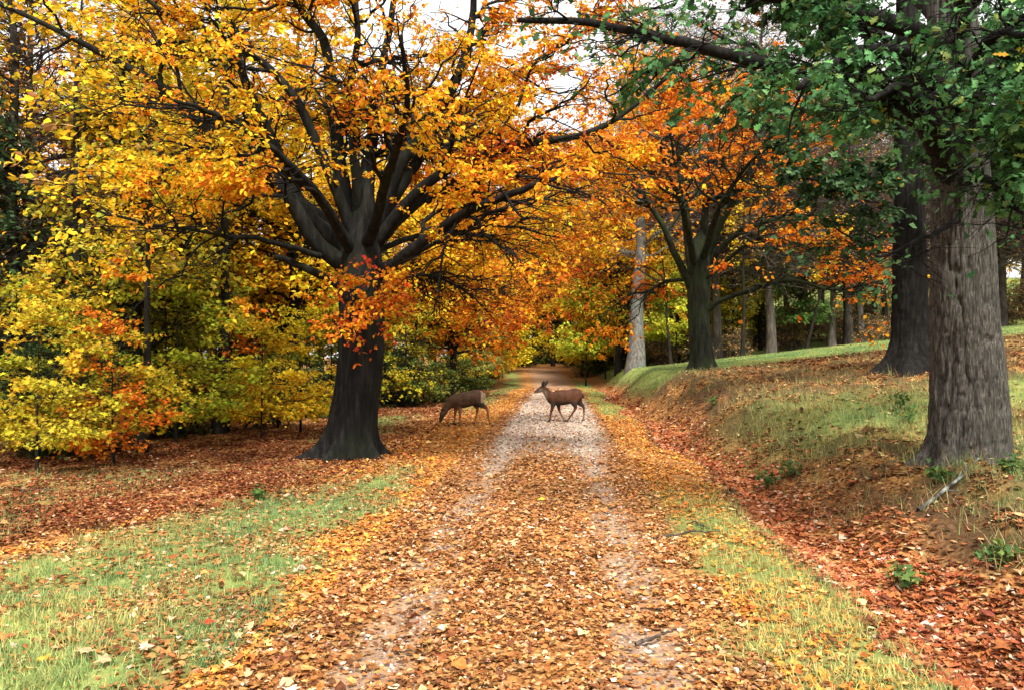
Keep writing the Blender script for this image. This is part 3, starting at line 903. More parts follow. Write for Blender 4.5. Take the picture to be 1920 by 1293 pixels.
# named trees of the left wood
plant('dark', -125, 17, 'dark evergreen tree at the very left edge of the picture', 'tree', s=.85)
plant('dark', 95, 21, 'dark green evergreen tree beside the thick trunk at the far left', 'tree', s=.5)
plant('bare', 62, 19, 'thick dark bare-boughed trunk among the evergreens at the far left', 'tree', s=.85)
plant('birch', 195, 27, 'white-barked birch deep in the left wood, left one of two', 'tree')
plant('birch', 232, 28, 'white-barked birch deep in the left wood, right one of two', 'tree')
plant('olive', 262, 17, 'slim dark-stemmed olive-yellow tree between birches and great beech', 'tree', s=.72, tint=(1.05, 1, 1))
plant('gold', 330, 21, 'golden maple behind the left limbs of the great beech', 'tree', s=.95)
plant('orange', 430, 24, 'orange maple just left of the great beech trunk', 'tree', s=1.0)
plant('gold', 540, 22, 'bright yellow maple directly left behind the great beech trunk', 'tree', s=.9, tint=(1, 1.1, 1))
plant('orange', 850, 31, 'orange-leaved maple with black trunk behind the grazing deer', 'tree', s=.88, sz=.82)
plant('gold', 770, 29, 'golden maple directly right behind the great beech trunk', 'tree', s=.8)
plant('gold', 900, 46, 'yellow maple at the left side of the track bend', 'tree', s=.8)
left = [('gold', 20, 30), ('orange', 130, 26), ('olive', 170, 33), ('gold', 270, 34), ('orange', 370, 33), ('olive', 450, 32), ('gold', 610, 33),
        ('orange', 660, 40), ('olive', 720, 37), ('gold', 820, 47), ('bare', 90, 38), ('bare', 250, 42), ('bare', 400, 45), ('orange', 520, 42),
        ('bare', -130, 26), ('gold', -90, 24), ('orange', -160, 30), ('olive', 890, 55), ('bare', 600, 50), ('gold', 700, 54), ('bare', 330, 27)]
for k, px, d in left:
    plant(k, px + U(-8, 8), d + U(-1, 1), {'gold': 'yellow maple standing deep in the wood left of the track', 'orange': 'orange maple standing deep in the wood left of the track',
          'olive': 'olive-green ash standing deep in the wood left of the track', 'bare': 'nearly leafless tree standing deep in the wood left of the track'}[k],
          'tree', {'gold': 'yellow maples of the left wood', 'orange': 'orange maples of the left wood', 'olive': 'olive ashes of the left wood', 'bare': 'leafless trees of the left wood'}[k],
          s=U(.8, 1.1) * (.72 if k == 'bare' and px < 340 else 1), tint=(U(.85, 1.05), U(.85, 1.05), 1))
for px, d, s_, lb in ((150, 16.5, 1.2, 'slim dark trunk left of the two birches at the wood edge'), (243, 17.5, 1.5, 'thicker dark trunk standing below the two birches'), (268, 14.6, .8, 'thin black stem beside the small orange sapling'),
                      (412, 18, 1.3, 'slim dark trunk midway between birches and great beech'), (20, 18, 1.7, 'dark trunk close to the left picture edge')):
    plant('pole', px, d, lb, 'tree', s=s_, sz=s_ * .9, bark=M_WOOD, lean=U(-.03, .03))
# saplings and shrubs at the edge of the left wood
plant('sap_spray', 70, 12.2, 'yellow-green maple sapling at the lower left edge of the wood', 'sapling', s=.72, tint=(.62, .75, 1))
plant('sap_spray', 150, 13.4, 'wide-spreading yellow maple sapling beside the small orange sapling', 'sapling', s=.8, tint=(.72, .78, 1))
plant('sap_org', 215, 12.9, 'small orange maple sapling among yellow ones at the left wood edge', 'sapling', s=.66)
plant('sap_spray', 490, 16.5, 'golden maple sapling leaning out left of the great beech trunk', 'sapling', s=.72)
plant('sap_spray', 565, 18.2, 'yellow sapling close behind the left side of the great beech trunk', 'sapling', s=.85, tint=(.85, 1, 1))
plant('sap_spray', -10, 13.4, 'pale yellow sapling cut by the left picture edge', 'sapling', s=.9, tint=(.8, .78, 1))
plant('sap_org', 430, 18.5, 'rust-orange sapling in the shade left of the great beech', 'sapling', s=.8)
sap = [('sap_spray', 330, 16, 'spreading yellow sapling right of the small orange one at the wood edge'), ('sap_spray', 400, 19, 'layered yellow sapling midway between orange sapling and great beech'),
       ('sap_spray', 30, 15, 'spreading yellow sapling below the evergreen at the left edge'), ('sap_gold', 310, 17, 'upright yellow sapling behind the small orange sapling'),
       ('sap_gold', 370, 20, 'upright yellow sapling deep in shade left of the rust-orange sapling'), ('sap_gold', 130, 17, 'upright yellow sapling behind the wide-spreading one at far left'),
       ('sap_gold', 620, 23, 'yellow sapling showing beside the left edge of the great beech trunk'), ('sap_gold', 760, 27, 'yellow sapling just right of the great beech trunk')]
for k, px, d, lb in sap:
    plant(k, px, d, lb, 'sapling', 'understorey saplings of the left wood', s=U(.75, 1.0), tint=(U(.4, .6), U(.55, .72), .9))  # greener tint, also darkened to put the wood's inner shade into the leaves
for i in range(34):
    d = U(13.5, 40)
    e = -6.2 + .12 * (d - 10.5)
    x = e - U(.4, 3.0) if i < 22 else e - U(2, 9)
    px = CX + FPX * x / d
    w = 'below the yellow saplings at far left' if px < 300 else 'in the shade left of the great beech trunk' if px < 640 else 'in the shade right of the great beech trunk'
    plant('shrub', px, d, 'low dark green shrub ' + w, 'shrub', 'shrubs ' + w, s=U(.6, 1.15), tint=(U(.6, 1.1), U(.7, 1.1), 1))

for i, (px, d) in enumerate(((805, 30), (905, 36), (880, 39), (915, 45), (938, 52), (900, 50), (955, 60), (925, 58))):
    plant(('sap_gold', 'sap_lime')[i % 2], px - 12, d, ('yellow', 'yellow-green')[i % 2] + ' sapling crowding the left side of the track before the bend', 'sapling',
          ('yellow', 'green')[i % 2] + ' saplings beside the track', s=U(.7, 1.0), tint=((.9, 1, 1), (.75, .6, 1))[i % 2])
for i, (px, d) in enumerate(((790, 27), (830, 29), (872, 35), (895, 37), (898, 42), (915, 47), (925, 52), (935, 56), (950, 61), (880, 47), (860, 43))):
    plant('shrub', px - 14, d, 'low green shrub beside the track on the way to the bend', 'shrub', 'shrubs left of the track', s=U(.7, 1.0), tint=(1.3, 1.2, 1))
for i in range(12):
    px = U(945, 1130)
    plant('shrub', px, U(73, 80), 'green undergrowth shrub closing the view at the track end', 'shrub', 'shrubs closing the track end', s=U(.9, 1.5), tint=(1.5, 1.4, 1))

# centre, beyond the bend
plant('grey', 1190, 44, 'pale grey patch-barked thick trunk at the right of the track bend', 'tree', s=1.1, tint=(1, .95, 1))
plant('grey', 1122, 58, 'dark grey trunk just left of the pale patch-barked trunk', 'tree', s=.85, bark=M_WOOD)
plant('gold', 1158, 50, 'yellow maple between the two thick trunks at the bend', 'tree', s=.9)
plant('sap_lime', 1135, 52, 'bright lime-green sapling at the bend left of the pale trunk', 'sapling', s=1.25, tint=(1.2, 1.2, 1))
plant('sap_lime', 1240, 47, 'lime-green sapling between the pale trunk and the lone mossy beech', 'sapling', s=1.1, tint=(1.4, 1.2, 1))
plant('pole', 1258, 44, 'short grey leaning stem left of the lone mossy beech', 'tree', s=.9, lean=.08)
for i, px in enumerate((960, 985, 1005, 1036, 1062, 1085, 1100)):
    plant(('gold', 'olive', 'gold')[i % 3], px, 74 + (i * 7) % 18, 'slender yellow-green tree in the wood beyond the end of the track', 'tree', 'trees beyond the end of the track', s=U(1.2, 1.6), tint=(U(.95, 1.05), U(1, 1.1), 1))
for i, (px, d) in enumerate(((1003, 70), (1021, 73), (1037, 68), (1054, 72), (1069, 69))):
    plant('pole', px, d, ('first', 'second', 'third', 'fourth', 'fifth')[i] + ' slim dark trunk from the left at the end of the track', 'tree', s=U(1.5, 2.0), bark=M_WOOD, lean=U(-.05, .06))
for i in range(10):
    px = U(930, 1330)
    plant('shrub', px, U(66, 72) if px < 1080 else U(52, 60), 'green shrub at the foot of the wood beyond the track end', 'shrub', 'shrubs beyond the track end', s=U(.8, 1.3), tint=(1.5, 1.4, 1))

# the wood right, beyond the lawn
plant('pole', 1392, 43, 'straight pale thin pole tree at the lawn edge', 'tree', s=1.1)
plant('bare', 1446, 45, 'dark thick-stemmed bare tree right of the pale pole at lawn edge', 'tree', s=1.25)
plant('pole', 1512, 42, 'pale dead stem leaning right at the far lawn edge', 'tree', s=.8, lean=.24)
plant('sap_lime', 1490, 48, 'dark green understorey tree behind the leaning pale stem', 'sapling', s=1.3, tint=(.35, .5, 1))
plant('gold', 1145, 62, 'bright yellow maple beside the far bend on its right', 'tree', s=1.0, tint=(1.05, 1.1, 1))
plant('gold', 1010, 84, 'tallest yellow maple straight beyond the track end', 'tree', s=1.7)
plant('orange', 1235, 56, 'orange maple behind the pale patch-barked trunk', 'tree', s=1.1)
for k, px, d, s_, lb in (('orange', 1172, 54, 1.5, 'tall orange tree whose top closes the gap above the bend'), ('bare', 1345, 47, 1.4, 'tall leafless tree rising directly behind the lone mossy beech'),
                         ('bare', 1235, 58, 1.8, 'tall leafless tree rising between pale trunk and lone beech'), ('bare', 1425, 56, 1.8, 'tall leafless tree rising right behind the lone beech'),
                         ('gold', 925, 63, 1.6, 'tall yellow tree rising left of the track end'), ('orange', 880, 48, 1.6, 'tall orange tree rising behind the grazing deer'),
                         ('bare', 1190, 70, 2.0, 'tallest leafless tree above the bend'), ('bare', 1510, 58, 1.5, 'tall leafless tree behind the leaning pale stem'), ('orange', 1180, 62, 1.8, 'tall orange tree behind the pale patch-barked trunk')):
    plant(k, px, d, lb, 'tree', s=s_)
for k, px, d, s_, t_, lb in (('sap_spray', 1092, 58, 1.9, (.95, 1, 1), 'right of the lane near its end'), ('sap_lime', 1098, 50, 1.35, (1.5, 1.3, 1), 'left beside the pale trunk'),
                             ('sap_lime', 1268, 46, 1.3, (1.6, 1.3, 1), 'right beside the pale trunk'), ('sap_spray', 935, 62, 1.6, (.85, 1, 1), 'left of the lane near its end'),
                             ('sap_spray', 1030, 88, 2.2, (1, 1, 1), 'straight beyond the lane end'), ('sap_spray', 925, 52, 1.7, (.9, 1, 1), 'left of the lane behind the grazing deer'),
                             ('sap_spray', 1150, 70, 2.4, (1, 1, 1), 'far behind the pale trunk')):
    plant(k, px, d, ('bright lime-green' if k == 'sap_lime' else 'bright yellow') + ' spreading understorey tree at the bend, ' + lb, 'tree', 'understorey trees at the bend', s=s_, tint=t_)
rt = [('bare', 1360, 52), ('bare', 1500, 54), ('bare', 1560, 47), ('bare', 1590, 50), ('bare', 1615, 46), ('bare', 1660, 55), ('bare', 1740, 50), ('bare', 1880, 50),
      ('bare', 1960, 46), ('bare', 2040, 52), ('bare', 1420, 60), ('bare', 1540, 62), ('bare', 1640, 64), ('bare', 1800, 60), ('bare', 1290, 60), ('bare', 2120, 44), ('bare', 1700, 58), ('bare', 1780, 54), ('bare', 1840, 62), ('bare', 1920, 58), ('bare', 1475, 66), ('bare', 1390, 68), ('bare', 1600, 70), ('bare', 1720, 70), ('bare', 1860, 72)]
for k, px, d in rt:
    w = 'left of the leaning pale stem' if px < 1480 else 'between the leaning pale stem and the black oak' if px < 1690 else 'behind and right of the grey oak'
    plant(k, px, d, 'tangled leafless brown tree beyond the lawn, ' + w, 'tree', 'leafless trees ' + w, s=U(.9, 1.3), tint=(1, 1, 1))
for px, d, lb in ((1330, 50, 'directly behind the lone mossy beech'), (1375, 48, 'just left of the pale pole tree'), (1425, 54, 'just right of the pale pole tree'), (1270, 54, 'left behind the lone mossy beech'),
                  (1690, 62, 'behind the black oak')):
    plant('olive', px, d, 'yellow-olive tree beyond the lawn, ' + lb, 'tree', 'olive trees beyond the lawn', s=U(.55, .8), tint=(1, .95, 1))
for i in range(44):
    px = U(1230, 2050)
    w = 'left of the pale pole tree' if px < 1392 else 'between the pale pole tree and the black oak' if px < 1690 else 'right of the black oak'
    plant('brush', px, U(45, 62), 'tangled brown brushwood beyond the lawn, ' + w, 'shrub', 'brushwood ' + w, s=U(.8, 1.5))

# ------------------------------------------------------------------ the far wood, one mass
def far_wood():
    a = Acc()
    n = 330
    ang = np.concatenate([rng.uniform(-.85, .95, 230), rng.uniform(-.05, .75, 100)])
    dist = rng.uniform(80, 135, n)
    x, y = dist * np.sin(ang), dist * np.cos(ang)
    keep = ~((np.abs(x - xc(y)) < 4) & (y < 84)) & (y > 30)
    x, y = x[keep], y[keep]
    n = len(x)
    z = height(x, y, False)
    H = rng.uniform(11, 20, n)
    K = 6
    s = np.linspace(0, 1, K)
    P = np.stack([x[:, None] + np.cumsum(rng.normal(0, .25, (n, K)), 1), y[:, None] + np.cumsum(rng.normal(0, .25, (n, K)), 1), z[:, None] - .3 + H[:, None] * s], -1)
    Rr = rng.uniform(.12, .3, n)[:, None] * (1 - .8 * s[None])
    V, F = tubes(P, Rr, 6)
    a.add(V, F, np.tile([[.045, .036, .027]], (len(V), 1)))
    B, RB, _ = spawn(P, Rr, np.arange(n), 4600, .1, 1, 4.0, 1.1, 4, up=.15, flat=.6, wig=.14, rmin=.015)
    V, F = tubes(B, RB, 3)
    a.add(V, F, np.tile([[.05, .04, .03]], (len(V), 1)))
    leaves_on(a, QUAD, B, 50000, .42, [(1, DGR), (2, MGR), (3, YGR), (3, YEL), (2, GOLD), (1.5, ORG), (2, TAN)], spread=.5,
              biasfn=lambda p: np.clip(.5 + .9 * (fbm(p[:, 0] * .12, p[:, 2] * .2, 55, 3) - .5), 0, 1))
    o = link('far_woods', a.mesh('far_woods', M_LEAF, False))
    tag(o, 'mass of yellow and brown autumn woodland closing the view behind everything', 'woods', kind='stuff')


far_wood()

# ------------------------------------------------------------------ deer
def loft(acc, sp, S=18):
    """sp: rows (x, y, z, half height, half width); rings perpendicular to the spine, closed ends."""
    sp = np.array(sp, float)
    K = 4 * len(sp)
    C = resample(sp[:, :3], K)
    t = np.linspace(0, 1, K)
    s0 = np.linspace(0, 1, len(sp))
    rh, rw = np.interp(t, s0, sp[:, 3]), np.interp(t, s0, sp[:, 4])
    Tn = norm(np.gradient(C, axis=0))
    side = norm(np.cross(Tn, np.array([[0, 1., 0]])) * 0 + np.array([[0, 1., 0]]) - Tn * Tn[:, 1:2])
    N = np.cross(Tn, side)
    th = np.linspace(0, 2 * math.pi, S, endpoint=False)
    V = C[:, None] + rh[:, None, None] * np.sin(th)[None, :, None] * N[:, None] + rw[:, None, None] * np.cos(th)[None, :, None] * side[:, None]
    b = np.arange(K - 1)[:, None] * S
    j = np.arange(S)[None]
    j2 = (j + 1) % S
    F = np.stack([b + j, b + j2, b + S + j2, b + S + j], -1).reshape(-1, 4)
    V = np.concatenate([V.reshape(-1, 3), C[:1], C[-1:]])
    n = K * S
    e0 = np.stack([np.full(S, n), (np.arange(S) + 1) % S, np.arange(S)], 1)
    e1 = np.stack([np.full(S, n + 1), (K - 1) * S + np.arange(S), (K - 1) * S + (np.arange(S) + 1) % S], 1)
    acc.add(V, [F, e0, e1])


def deer(label, loc, rz, body, legs, colfn, ears, eyes, tail, nose, scale=1.0):
    a = Acc()
    loft(a, [(x, y, z, h * 1.1 + .006, w * 1.15 + .004) for x, y, z, h, w in body])
    for lg in legs:
        loft(a, [(x, y, z, h * 1.15 + .007, w * 1.1 + .006) for x, y, z, h, w in lg], 10)
    tmp = link('deer_tmp', a.mesh('deer_tmp', M_DEER, True, False))
    rm = tmp.modifiers.new('r', 'REMESH'); rm.mode = 'VOXEL'; rm.voxel_size = .0145
    sm = tmp.modifiers.new('s', 'SMOOTH'); sm.factor = .5; sm.iterations = 4
    dg = bpy.context.evaluated_depsgraph_get()
    me = bpy.data.meshes.new_from_object(tmp.evaluated_get(dg))
    bpy.data.objects.remove(tmp)
    me.name = 'body'
    n = len(me.vertices)
    co = np.empty(n * 3, np.float32)
    me.vertices.foreach_get('co', co)
    co = co.reshape(-1, 3)
    c = np.concatenate([colfn(co), np.ones((n, 1))], 1).astype(np.float32)
    ca = me.color_attributes.new('tint', 'FLOAT_COLOR', 'POINT')
    ca.data.foreach_set('color', c.ravel())
    me.polygons.foreach_set('use_smooth', np.ones(len(me.polygons), bool))
    if not me.materials:
        me.materials.append(M_DEER)
    root = thing('deer', label, 'deer', loc, 'deer on the track', rz)
    root.scale = (scale,) * 3
    link('body', me, root)

    def part(nm, rows, col, m=M_DEER, S=10):
        b = Acc()
        loft(b, rows, S)
        b.c = [np.tile([col], (len(v), 1)) for v in b.v]
        link(nm, b.mesh(nm, m), root)
    for e in ears:
        part('ear', e, (.03, .022, .018))
    for x, y, z in eyes:
        part('eye', [(x - .012, y, z, .002, .002), (x - .006, y, z, .012, .008), (x + .006, y, z, .012, .008), (x + .012, y, z, .002, .002)], (.005, .004, .004), M_HORN)
    part('nose', nose, (.012, .01, .01), M_HORN)
    part('tail', tail[0], tail[1])
    for lg in legs:
        x, y, z = lg[-1][:3]
        part('hoof', [(x - .035, y, z - .005, .008, .01), (x - .015, y, z + .004, .018, .018), (x + .012, y, z + .012, .02, .02), (x + .022, y, z + .02, .006, .008)], (.014, .011, .01), M_HORN)
    return root


# the walking deer (local x: nose towards -x)
body = [(-.655, 0, .725, .012, .014), (-.62, 0, .735, .03, .028), (-.56, 0, .765, .042, .036), (-.50, 0, .80, .06, .048), (-.45, 0, .82, .066, .05), (-.40, 0, .79, .07, .05),
        (-.34, 0, .715, .085, .055), (-.27, 0, .645, .115, .075), (-.20, 0, .60, .16, .105), (-.10, 0, .592, .17, .118), (.02, 0, .595, .168, .125), (.15, 0, .61, .158, .122),
        (.26, 0, .635, .155, .118), (.35, 0, .66, .148, .112), (.43, 0, .665, .13, .095), (.50, 0, .66, .085, .06), (.525, 0, .66, .03, .02)]
legs = [
    [(-.17, -.06, .60, .085, .045), (-.19, -.065, .47, .06, .036), (-.215, -.065, .36, .036, .024), (-.245, -.062, .26, .024, .019), (-.26, -.06, .17, .016, .014), (-.275, -.06, .08, .015, .013), (-.30, -.06, .02, .016, .014)],
    [(-.1, .06, .60, .085, .045), (-.07, .065, .47, .055, .034), (-.055, .065, .36, .034, .024), (-.04, .062, .28, .024, .019), (.015, .06, .17, .016, .014), (.06, .06, .08, .015, .013), (.09, .06, .02, .016, .014)],
    [(.33, -.06, .63, .13, .06), (.32, -.07, .5, .095, .048), (.335, -.072, .42, .055, .034), (.355, -.07, .35, .03, .022), (.30, -.066, .25, .019, .016), (.22, -.064, .13, .016, .014), (.16, -.062, .05, .016, .014), (.125, -.062, .02, .016, .014)],
    [(.41, .06, .64, .12, .06), (.43, .07, .52, .09, .046), (.49, .072, .44, .052, .032), (.555, .07, .37, .028, .021), (.572, .066, .26, .018, .016), (.57, .064, .15, .016, .014), (.556, .062, .07, .016, .014), (.535, .062, .02, .016, .014)],
]


def coat_walk(v):
    x, y, z = v.T
    c = np.tile([[.064, .025, .011]], (len(v), 1))
    n_ = fbm(x * 14 + y * 9, z * 14, 5, 3)[:, None]
    c = c * (.35 + 1.3 * n_)
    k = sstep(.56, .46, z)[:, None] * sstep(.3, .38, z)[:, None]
    c = c * (1 - k) + np.array([[.03, .018, .012]]) * k                 # underside shading painted into the coat: dark chest and belly
    k = (sstep(-.3, -.4, x) * sstep(.82, .74, z + .35 * (x + .42)))[:, None]
    c = c * (1 - k * .8) + np.array([[.22, .18, .14]]) * k * .8           # pale throat
    k = (sstep(-.52, -.57, x) * sstep(.0, .02, z - .735 - .5 * (x + .62) * .4))[:, None]
    c = c * (1 - k) + np.array([[.045, .03, .022]]) * k                 # dark bridge of the nose
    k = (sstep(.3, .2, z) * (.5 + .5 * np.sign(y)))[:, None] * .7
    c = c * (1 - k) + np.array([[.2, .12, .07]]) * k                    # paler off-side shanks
    return np.clip(c, .004, .8)


ear = lambda s: [(-.43, s * .035, .855, .016, .014), (-.42 + .03 * s, s * .055, .91, .04, .016), (-.395 + .045 * s, s * .075, .97, .04, .014), (-.365 + .05 * s, s * .085, 1.02, .008, .006)]
dx, dy = at(1052, 790, 19.9)[0], 19.9
deer('walking brown deer with head up crossing the middle of the track', (dx, dy, float(height(dx, dy)) + .005), 0, body, legs, coat_walk, [ear(1), ear(-1)],
     [(-.515, -.044, .81), (-.515, .044, .81)], ([(.51, 0, .70, .01, .015), (.535, 0, .68, .026, .03), (.555, 0, .63, .028, .03), (.55, 0, .57, .01, .012)], (.06, .03, .018)),
     [(-.672, 0, .722, .004, .006), (-.664, 0, .725, .014, .014), (-.65, 0, .728, .016, .016)])

# the grazing deer
body = [(-.545, 0, .05, .012, .014), (-.535, 0, .085, .03, .028), (-.515, 0, .15, .042, .036), (-.49, 0, .225, .058, .048), (-.46, 0, .285, .064, .05), (-.43, 0, .335, .066, .05),
        (-.385, 0, .41, .078, .054), (-.325, 0, .485, .1, .07), (-.24, 0, .535, .14, .095), (-.14, 0, .558, .165, .115), (-.02, 0, .575, .17, .125), (.10, 0, .60, .165, .125),
        (.22, 0, .635, .155, .12), (.32, 0, .665, .15, .112), (.40, 0, .675, .135, .098), (.47, 0, .67, .09, .062), (.495, 0, .67, .03, .02)]
legs = [
    [(-.12, -.06, .57, .085, .045), (-.09, -.065, .44, .058, .036), (-.07, -.065, .34, .036, .024), (-.065, -.062, .25, .024, .019), (-.07, -.06, .16, .016, .014), (-.075, -.06, .08, .015, .013), (-.09, -.06, .02, .016, .014)],
    [(-.16, .06, .57, .085, .045), (-.17, .065, .44, .055, .034), (-.18, .065, .34, .034, .024), (-.19, .062, .25, .024, .019), (-.2, .06, .16, .016, .014), (-.21, .06, .08, .015, .013), (-.225, .06, .02, .016, .014)],
    [(.36, -.06, .65, .13, .06), (.40, -.07, .54, .095, .048), (.48, -.072, .45, .052, .034), (.57, -.07, .385, .028, .022), (.595, -.066, .28, .018, .016), (.615, -.064, .16, .016, .014), (.64, -.062, .07, .016, .014), (.655, -.062, .02, .016, .014)],
    [(.30, .06, .64, .13, .06), (.30, .07, .52, .09, .046), (.32, .072, .43, .052, .032), (.345, .07, .36, .028, .021), (.325, .066, .25, .018, .016), (.30, .064, .14, .016, .014), (.28, .062, .07, .016, .014), (.26, .062, .02, .016, .014)],
]


def coat_graze(v):
    x, y, z = v.T
    c = np.tile([[.07, .037, .02]], (len(v), 1))
    n_ = fbm(x * 14 + y * 9, z * 14, 6, 3)[:, None]
    c = c * (.35 + 1.3 * n_)
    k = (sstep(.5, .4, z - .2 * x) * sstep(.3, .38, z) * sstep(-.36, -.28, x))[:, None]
    c = c * (1 - k) + np.array([[.025, .018, .014]]) * k  # belly darkened in the coat colour, as shading of the underside
    k = (sstep(.41, .46, x) * sstep(.5, .56, z))[:, None]
    c = c * (1 - k) + np.array([[.3, .2, .13]]) * k                   # pale rump
    k = (sstep(.28, .2, z) * sstep(-.44, -.47, x - .2 * (z - .2)))[:, None]
    c = c * (1 - k) + np.array([[.03, .025, .024]]) * k                 # dark face
    k = (sstep(.45, .36, z) * sstep(-.3, -.2, x))[:, None]
    c = c * (1 - k) + np.array([[.2, .085, .035]]) * k                   # rusty shanks
    return np.clip(c, .004, .8)


ear = lambda s: [(-.445, s * .04, .36, .012, .012), (-.475, s * .075, .365, .026, .012), (-.505, s * .11, .36, .026, .01), (-.53, s * .13, .35, .006, .006)]
dx, dy = at(868, 795, 19.2)[0], 19.2
deer('grazing grey-brown deer with lowered head and pale rump in the leaves', (dx, dy, float(height(dx, dy)) + .005), 0, body, legs, coat_graze, [ear(1), ear(-1)],
     [(-.51, -.046, .235), (-.51, .046, .235)], ([(.47, 0, .74, .012, .015), (.50, 0, .73, .026, .028), (.515, 0, .67, .026, .028), (.505, 0, .6, .01, .012)], (.36, .27, .2)),
     [(-.552, 0, .03, .006, .006), (-.548, 0, .042, .014, .014), (-.543, 0, .058, .016, .016)])

# ------------------------------------------------------------------ leaf litter and grass
def scatter(n0, d0, d1, p=1.3, dref=6.0, wide=.74, pad=1.6):
    """Points in the wedge before the camera; n0 per square metre up to dref, thinning beyond."""
    dd = np.linspace(d0, d1, 400)
    dens = n0 * np.minimum(1, (dref / dd) ** p) * 2 * (wide * dd + pad)
    cum = np.cumsum(dens) * (dd[1] - dd[0])
    n = int(cum[-1])
    d = np.interp(rng.random(n) * cum[-1], cum, dd)
    x = rng.uniform(-1, 1, n) * (wide * d + pad)
    return x, d


LP_PATH = [(3.4, (.42, .205, .075)), (3.4, (.37, .155, .048)), (2.6, (.27, .1, .032)), (1.5, (.52, .33, .17)), (2.2, (.14, .056, .024)), (.4, (.6, .47, .33))]
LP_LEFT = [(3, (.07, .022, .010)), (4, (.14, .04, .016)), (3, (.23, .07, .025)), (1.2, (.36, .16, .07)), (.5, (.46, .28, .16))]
LP_SIDE = [(3, (.5, .19, .04)), (3, (.56, .27, .05)), (2, (.38, .11, .03)), (1.4, (.6, .38, .14)), (.6, (.2, .07, .03))]
LP_DITCH = [(3, (.32, .09, .035)), (3, (.42, .14, .05)), (2, (.2, .06, .028)), (1.6, (.52, .24, .12)), (.8, (.6, .42, .28))]
LP_BANK = [(3, (.12, .05, .022)), (3, (.22, .09, .035)), (2, (.32, .14, .055)), (1.1, (.46, .26, .11)), (.7, (.55, .43, .2)), (2, (.06, .03, .018))]


def litter():
    x, d = scatter(2150, 2.6, 48)
    lit, g, gr, u, lawn = cover(x, d)
    woods = x < (-6.4 + .12 * (d - 10.5))
    pr = np.clip(lit * 1.0 + .15 * g, 0, 1) * np.where((u > 3.1) & (lawn < .3), .62 + .38 * sstep(.4, .58, fbm(x * 1.6, d * 1.6, 63, 2)), 1) * np.where(gr > .2, .42, 1) * np.where(woods & (d > 16), .35, 1) * (1 - .9 * lawn)
    pr = pr * (.2 + .8 * sstep(.32, .5, .6 * fbm(x * 5, d * 5, 61, 2) + .4 * fbm(x * 1.3, d * 1.3, 62, 2)))
    k = rng.random(len(x)) < pr
    x, d, u, g = x[k], d[k], u[k], g[k]
    n = len(x)
    z = height(x, d) + .006 + rng.random(n) ** 2 * .03
    a = Acc()
    zone = np.full(n, 3)
    zone[u < 2.05] = 2
    zone[np.abs(u) < 1.35] = 0
    zone[u < -1.35] = 2
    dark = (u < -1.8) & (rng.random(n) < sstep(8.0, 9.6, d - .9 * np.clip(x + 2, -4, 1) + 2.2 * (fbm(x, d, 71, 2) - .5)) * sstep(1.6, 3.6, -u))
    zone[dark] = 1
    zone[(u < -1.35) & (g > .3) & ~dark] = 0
    zone[(u > 2.15 + .3 * (rng.random(n) - .5)) & (u < 3.35 + .7 * (rng.random(n) - .5))] = 4
    zone[(u > 3.4) & (rng.random(n) < .3)] = 3
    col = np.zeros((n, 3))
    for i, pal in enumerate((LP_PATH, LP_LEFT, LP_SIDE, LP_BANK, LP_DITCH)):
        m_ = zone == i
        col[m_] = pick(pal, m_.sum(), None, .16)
    col *= (.62 + .76 * fbm(x * 1.1, d * .9, 103, 4))[:, None]                 # drifts of older and newer leaves
    th = rng.uniform(0, 6.28, n)
    tilt = np.abs(rng.normal(0, .2, n))
    axis = np.stack([np.cos(th), np.sin(th), np.sin(tilt) * rng.choice([-1, 1], n)], -1)
    nrm = np.stack([rng.normal(0, .24, n), rng.normal(0, .24, n), np.ones(n)], -1)
    size = rng.uniform(.02, .05, n) * np.where(rng.random(n) < .06, 1.8, 1) * np.where(u > 2.1, 1.35, 1) * (np.maximum(d, 6) / 6) ** .3
    P = np.stack([x, d, z], -1)
    kind = rng.random(n)
    big = (size > .04) & (d < 7)
    for sel, tpl, w_ in ((big & (kind < .55), OVAL, 1.25), (big & (kind >= .55), MAPLE5, 1.1), (~big, QUAD, 1.35)):
        put(a, tpl, P[sel], axis[sel], nrm[sel], size[sel], w_ * rng.uniform(.7, 1.3, sel.sum()), col[sel], rng.uniform(-2, 4.5, sel.sum()))
    o = link('fallen_leaves', a.mesh('fallen_leaves', M_LITTER, False))
    tag(o, 'brown and orange fallen leaves strewn over track, verges and bank', 'leaves', kind='stuff')


